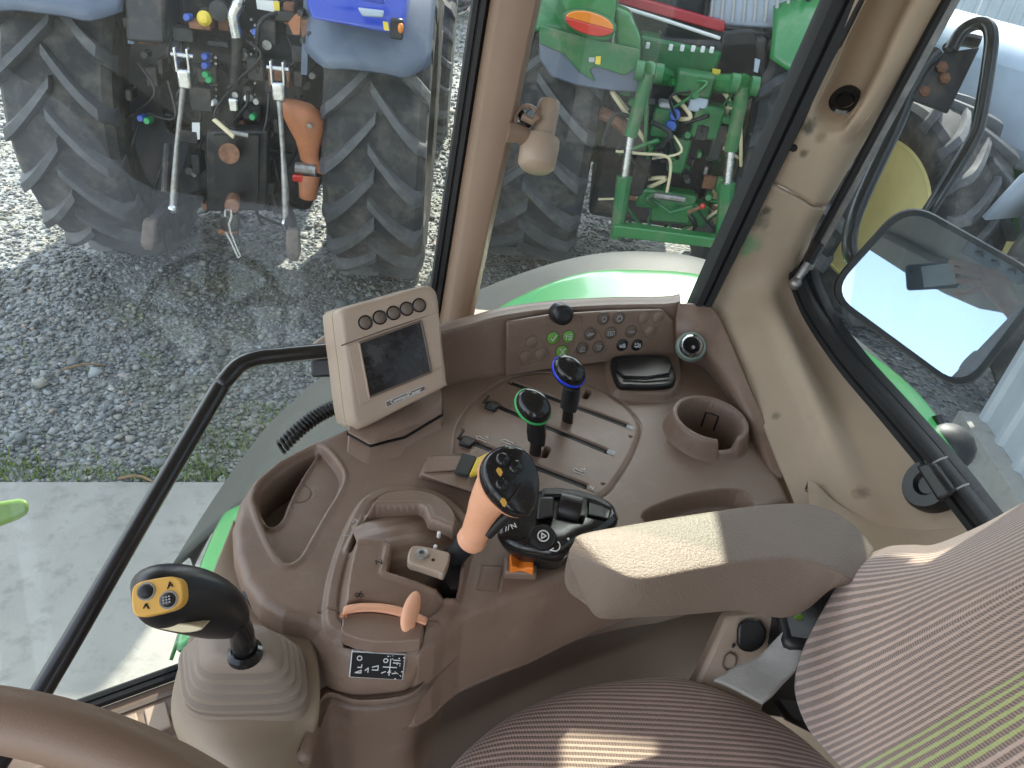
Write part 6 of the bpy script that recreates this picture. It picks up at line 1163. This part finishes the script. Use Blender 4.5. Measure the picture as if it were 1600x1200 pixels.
# ---- side-on green tractor beyond the rear window
RG = CP + unit(ray(1380, 345)) * 5.7
g2 = thing('parked_tractor', 'tractor with bonnet toned pale as a glass reflection and a yellow front wheel rim seen side on through the rear window', 'tractor', (RG[0], RG[1], 0), -62, 'tractors parked in the yard', world=False)
wr = 1.0
def sidewheel(x, y, R, rr, m_):
    t = tyre(tyre_mesh(R, .5, 20, rr), g2); t.rotation_euler = (0, 0, math.radians(90)); t.location = (x, y, R)
    r_ = MB().lathe([(rr * 1.03, .18), (rr * .97, .19), (rr * .93, .13), (rr * .80, .02), (rr * .40, .05), (.10, .09), (.001, .10)], (0, 0, 0), (-1, 0, 0), 40).out('rim', m_, t)
    for k in range(8): MB().lathe([(.001, .03), (.014, .03), (.016, 0)], (-.05, rr * .3 * math.cos(k * .785), rr * .3 * math.sin(k * .785)), (-1, 0, 0), 8).out('wheel_nut', 'steel', r_)
sidewheel(0, .0, .75, .46, 'yellowrim'); sidewheel(1.75, .05, .88, .50, 'bluegrey'); sidewheel(0, 1.7, .62, .34, 'yellowrim'); sidewheel(1.75, 1.75, .88, .50, 'yellowrim')
MB().box((1.75, .9, 2.2), (1.5, 1.5, 1.6)).out('cab_glass', 'bluegrey', g2, bevel=.1); MB().box((-.1, .9, 1.45), (2.3, .8, .7)).out('bonnet', 'bluegrey', g2, bevel=.15); MB().box((1.0, .9, .95), (2.6, .5, .5)).out('chassis', 'greendusty', g2, bevel=.05); MB().box((1.75, .9, 3.05), (1.7, 1.7, .15)).out('cab_roof', 'greenpaint', g2, bevel=.06)  # pale bonnet tone imitates a teal reflection in the rear glass
for x in (1.02, 2.47): MB().box((x, .14, 2.2), (.07, .05, 1.6)).out('cab_pillar', 'black', g2)
pz_ = [np.array([1.75 + 1.0 * math.cos(math.radians(a)), y, .88 + 1.0 * math.sin(math.radians(a))]) for y in (-.25, .3) for a in range(10, 171, 16)]
n0 = len(pz_) // 2; obj('fender', pz_, [(i, i + 1, n0 + i + 1, n0 + i) for i in range(n0 - 1)], 'bluegrey', g2, solid=.03, smooth=80)
MB().box((2.75, .1, 1.25), (.05, .2, .12)).out('rear_lamp', 'red', g2, bevel=.01)
# ---- far wheeled machine at the top, shed and red machine
fp = PZ(690, 27, 0)
fm = thing('parked_tractor', 'far dark tractor with blue wheel rims at the top of the yard', 'tractor', (fp[0], fp[1] + .4, 0), 0, 'tractors parked in the yard', world=False)
ft_ = tyre(tyre_mesh(.62, .45, 18, .34), fm); ft_.rotation_euler = (0, 0, math.radians(70)); ft_.location = (0, 0, .62)
MB().lathe([(.35, .15), (.33, .16), (.30, .08), (.12, .06), (.001, .08)], (0, 0, 0), (-1, 0, 0), 32).out('rim', 'bluegrey', ft_)
MB().lathe([(.35, .15), (.33, .16), (.30, .08), (.12, .06), (.001, .08)], (0, 0, 0), (1, 0, 0), 32).out('rim', 'bluegrey', ft_)
MB().box((-1.2, .8, 1.3), (2.6, .9, .9)).out('bonnet', 'bluepaint', fm, bevel=.1); MB().box((-1.0, .8, .75), (2.6, .5, .4)).out('chassis', 'darkmetal', fm, bevel=.05)
MB().box((-.62, -.1, .35), (.35, .12, .10)).out('step', 'yellow', fm, bevel=.01)
sh1 = thing('metal_shed', 'pale corrugated metal shed at the right beside the rear window', 'shed', (2.4, -.5, 0))
def cladding(parent, p0, dirv, nrm, n, wdt, z0, z1_, m_):
    for i in range(n):
        a = np.array(p0) + np.array(dirv) * wdt * i; prof = []
        for k in range(5):
            for t, h in ((0, 0), (.55, 0), (.66, .022), (.84, .022), (.95, 0)): prof.append(a + np.array(dirv) * wdt * (k + t) / 5 + np.array(nrm) * h)
        V = [p + np.array([0, 0, z]) for z in (z0, z1_) for p in prof]; k = len(prof); obj('sheet', V, [(j, j + 1, k + j + 1, k + j) for j in range(k - 1)], m_, parent, smooth=0, solid=.003)
cladding(sh1, (2.35, -4.5, 0), (0.02, 1, 0), (-1, 0, 0), 8, 1.0, .05, 4.5, 'shed'); MB().box((3.4, -.5, 4.6), (2.2, 8.2, .15)).out('roof', 'shed', sh1); MB().box((2.52, -.5, .1), (.25, 8.0, .22)).out('plinth', 'concrete', sh1)
sh2 = thing('metal_shed', 'grey corrugated metal shed far behind the green tractor', 'shed', (7, 15.5, 0))
cladding(sh2, (-1.0, 15.0, 0), (1, .12, 0), (0, -1, 0), 14, 1.2, 0, 4.2, 'shed'); MB().box((7.4, 17.5, 4.3), (17, 5, .2)).out('roof', 'shed', sh2)
# own fender foot lamp seen through the rear window
fl_ = thing('work_lamp', 'grey round lamp under the green fender end outside the rear window', 'lamp', tuple(PY(1478, 700, 1.30)))
MB().ball(PY(1476, 700, 1.30), (.06, .05, .055), 16).out('lamp_body', 'darkmetal', fl_, smooth=180); MB().tube([PY(1476, 690, 1.3), PY(1462, 650, 1.34)], .015, 8).out('lamp_arm', 'black', fl_)
# ================================================================== the hand that holds the phone (seen in the mirror)
def K(x, y, z): return CP + RM @ np.array([x, y, z])
pe = thing('person', 'bare hand and dark blue sleeve of a person reaching out to hold up a phone', 'person', tuple(K(.2, .1, -.05)))
ph = thing('phone', 'dark phone with a white card in its clear case held up in the hand', 'phone', tuple(K(0, 0, -.02)))
cth = math.radians(-4)
def KP(x, y, z): return K(x * math.cos(cth) - y * math.sin(cth) + .004, x * math.sin(cth) + y * math.cos(cth) + .006, z)
MB().prism([KP(x, y, -.012) for x, y in rounded([np.array(p, float) for p in ((-.08, -.04, 0), (.08, -.04, 0), (.08, .04, 0), (-.08, .04, 0))], .012, 4) for x, y in [(x[0], x[1])]] if False else [KP(p[0], p[1], -.012) for p in rounded([np.array(p, float) for p in ((-.08, -.04, 0), (.08, -.04, 0), (.08, .04, 0), (-.08, .04, 0))], .012, 4)], RM @ np.array([0, 0, -.011])).out('phone_case', 'phone', ph, bevel=.002)
MB().prism([KP(x, y, -.0112) for x, y in ((-.028, -.032), (.070, -.036), (.072, .028), (-.024, .032))], RM @ np.array([0, 0, -.0008])).out('card', 'white', ph); 
g = MB()
for i in range(7):
    for j in range(4):
        if (i * 3 + j * 5) % 4: g.box(KP(.018 + i * .004, -.006 + j * .004, -.0108), (.003, .0005, .003), RM)
g.out('card_print', 'greyprint', ph)
MB().lathe([(.0005, .001), (.006, .001), (.007, 0)], KP(-.062, -.02, -.0118), RM @ np.array([0, 0, 1.]), 16).out('lens', 'gloss', ph)
hm = MB()
def fing(pts, r0, r1): hm.tube(cat([K(*p) for p in pts], 4), list(np.linspace(r0, r1, (len(pts) - 1) * 4 + 1)), 10)
fing([(.155, .000, -.030), (.125, -.022, -.004), (.095, -.034, .002), (.062, -.040, -.001)], .0125, .0085)
fing([(.160, .012, -.028), (.132, -.004, .004), (.104, -.012, .009), (.074, -.016, .004)], .0125, .0088)
fing([(.160, .026, -.028), (.136, .018, .004), (.112, .016, .009), (.086, .016, .004)], .012, .0085)
fing([(.152, .038, -.030), (.128, .046, -.006), (.102, .054, -.004), (.074, .054, -.006)], .011, .0078)
fing([(.160, .02, -.045), (.130, -.005, -.048), (.100, -.018, -.042), (.075, -.022, -.034)], .0145, .010)
hm.tube(cat([K(*p) for p in ((.140, .012, -.028), (.160, .020, -.032), (.185, .045, -.036), (.205, .082, -.045), (.222, .112, -.052), (.250, .155, -.065))], 4), list(np.interp(np.linspace(0, 5, 21), range(6), [.022, .035, .037, .030, .027, .029])), 16)
hm.out('hand', 'skin', pe, smooth=180, sub=1)
MB().tube(cat([K(*p) for p in ((.236, .134, -.058), (.262, .172, -.070), (.32, .27, -.11), (.40, .40, -.20), (.42, .44, -.24))], 5), list(np.interp(np.linspace(0, 4, 21), range(5), [.040, .046, .056, .065, .08])), 20).out('sleeve', 'sleeve', pe, smooth=80)
def ell(c, a, b_, n=20): return [np.array([c[0] + a * math.cos(2 * math.pi * j / n), c[1] + b_ * math.sin(2 * math.pi * j / n), c[2]]) for j in range(n)]
tb = [(.62, -.62, 1.0, .17, .13), (.60, -.60, 1.3, .20, .14), (.58, -.58, 1.6, .21, .15), (.56, -.55, 1.85, .22, .14), (.54, -.52, 2.0, .17, .12), (.53, -.50, 2.06, .075, .075)]
MB().loft([ell(q[:3], q[3], q[4]) for q in tb]).out('jacket', 'sleeve', pe, smooth=80, sub=1)
MB().loft([ell((.53, -.50, z), a, b_) for z, a, b_ in ((2.04, .06, .06), (2.11, .058, .06), (2.15, .07, .085), (2.22, .078, .098), (2.28, .076, .095), (2.33, .05, .06), (2.345, .01, .01))]).out('head', 'skin', pe, smooth=80, sub=1)
MB().loft([ell((.545, -.515, z), a, b_) for z, a, b_ in ((2.20, .075, .090), (2.27, .085, .102), (2.33, .065, .08), (2.36, .015, .02))]).out('hair', 'brownd', pe, smooth=80, sub=1)
MB().tube(cat([K(.38, .40, -.20), np.array([.45, -.45, 1.75]), np.array([.50, -.50, 1.92])], 5), [.075, .078, .08, .082, .085, .088, .09, .092, .095, .095, .09], 18).out('upper_sleeve', 'sleeve', pe, smooth=80)
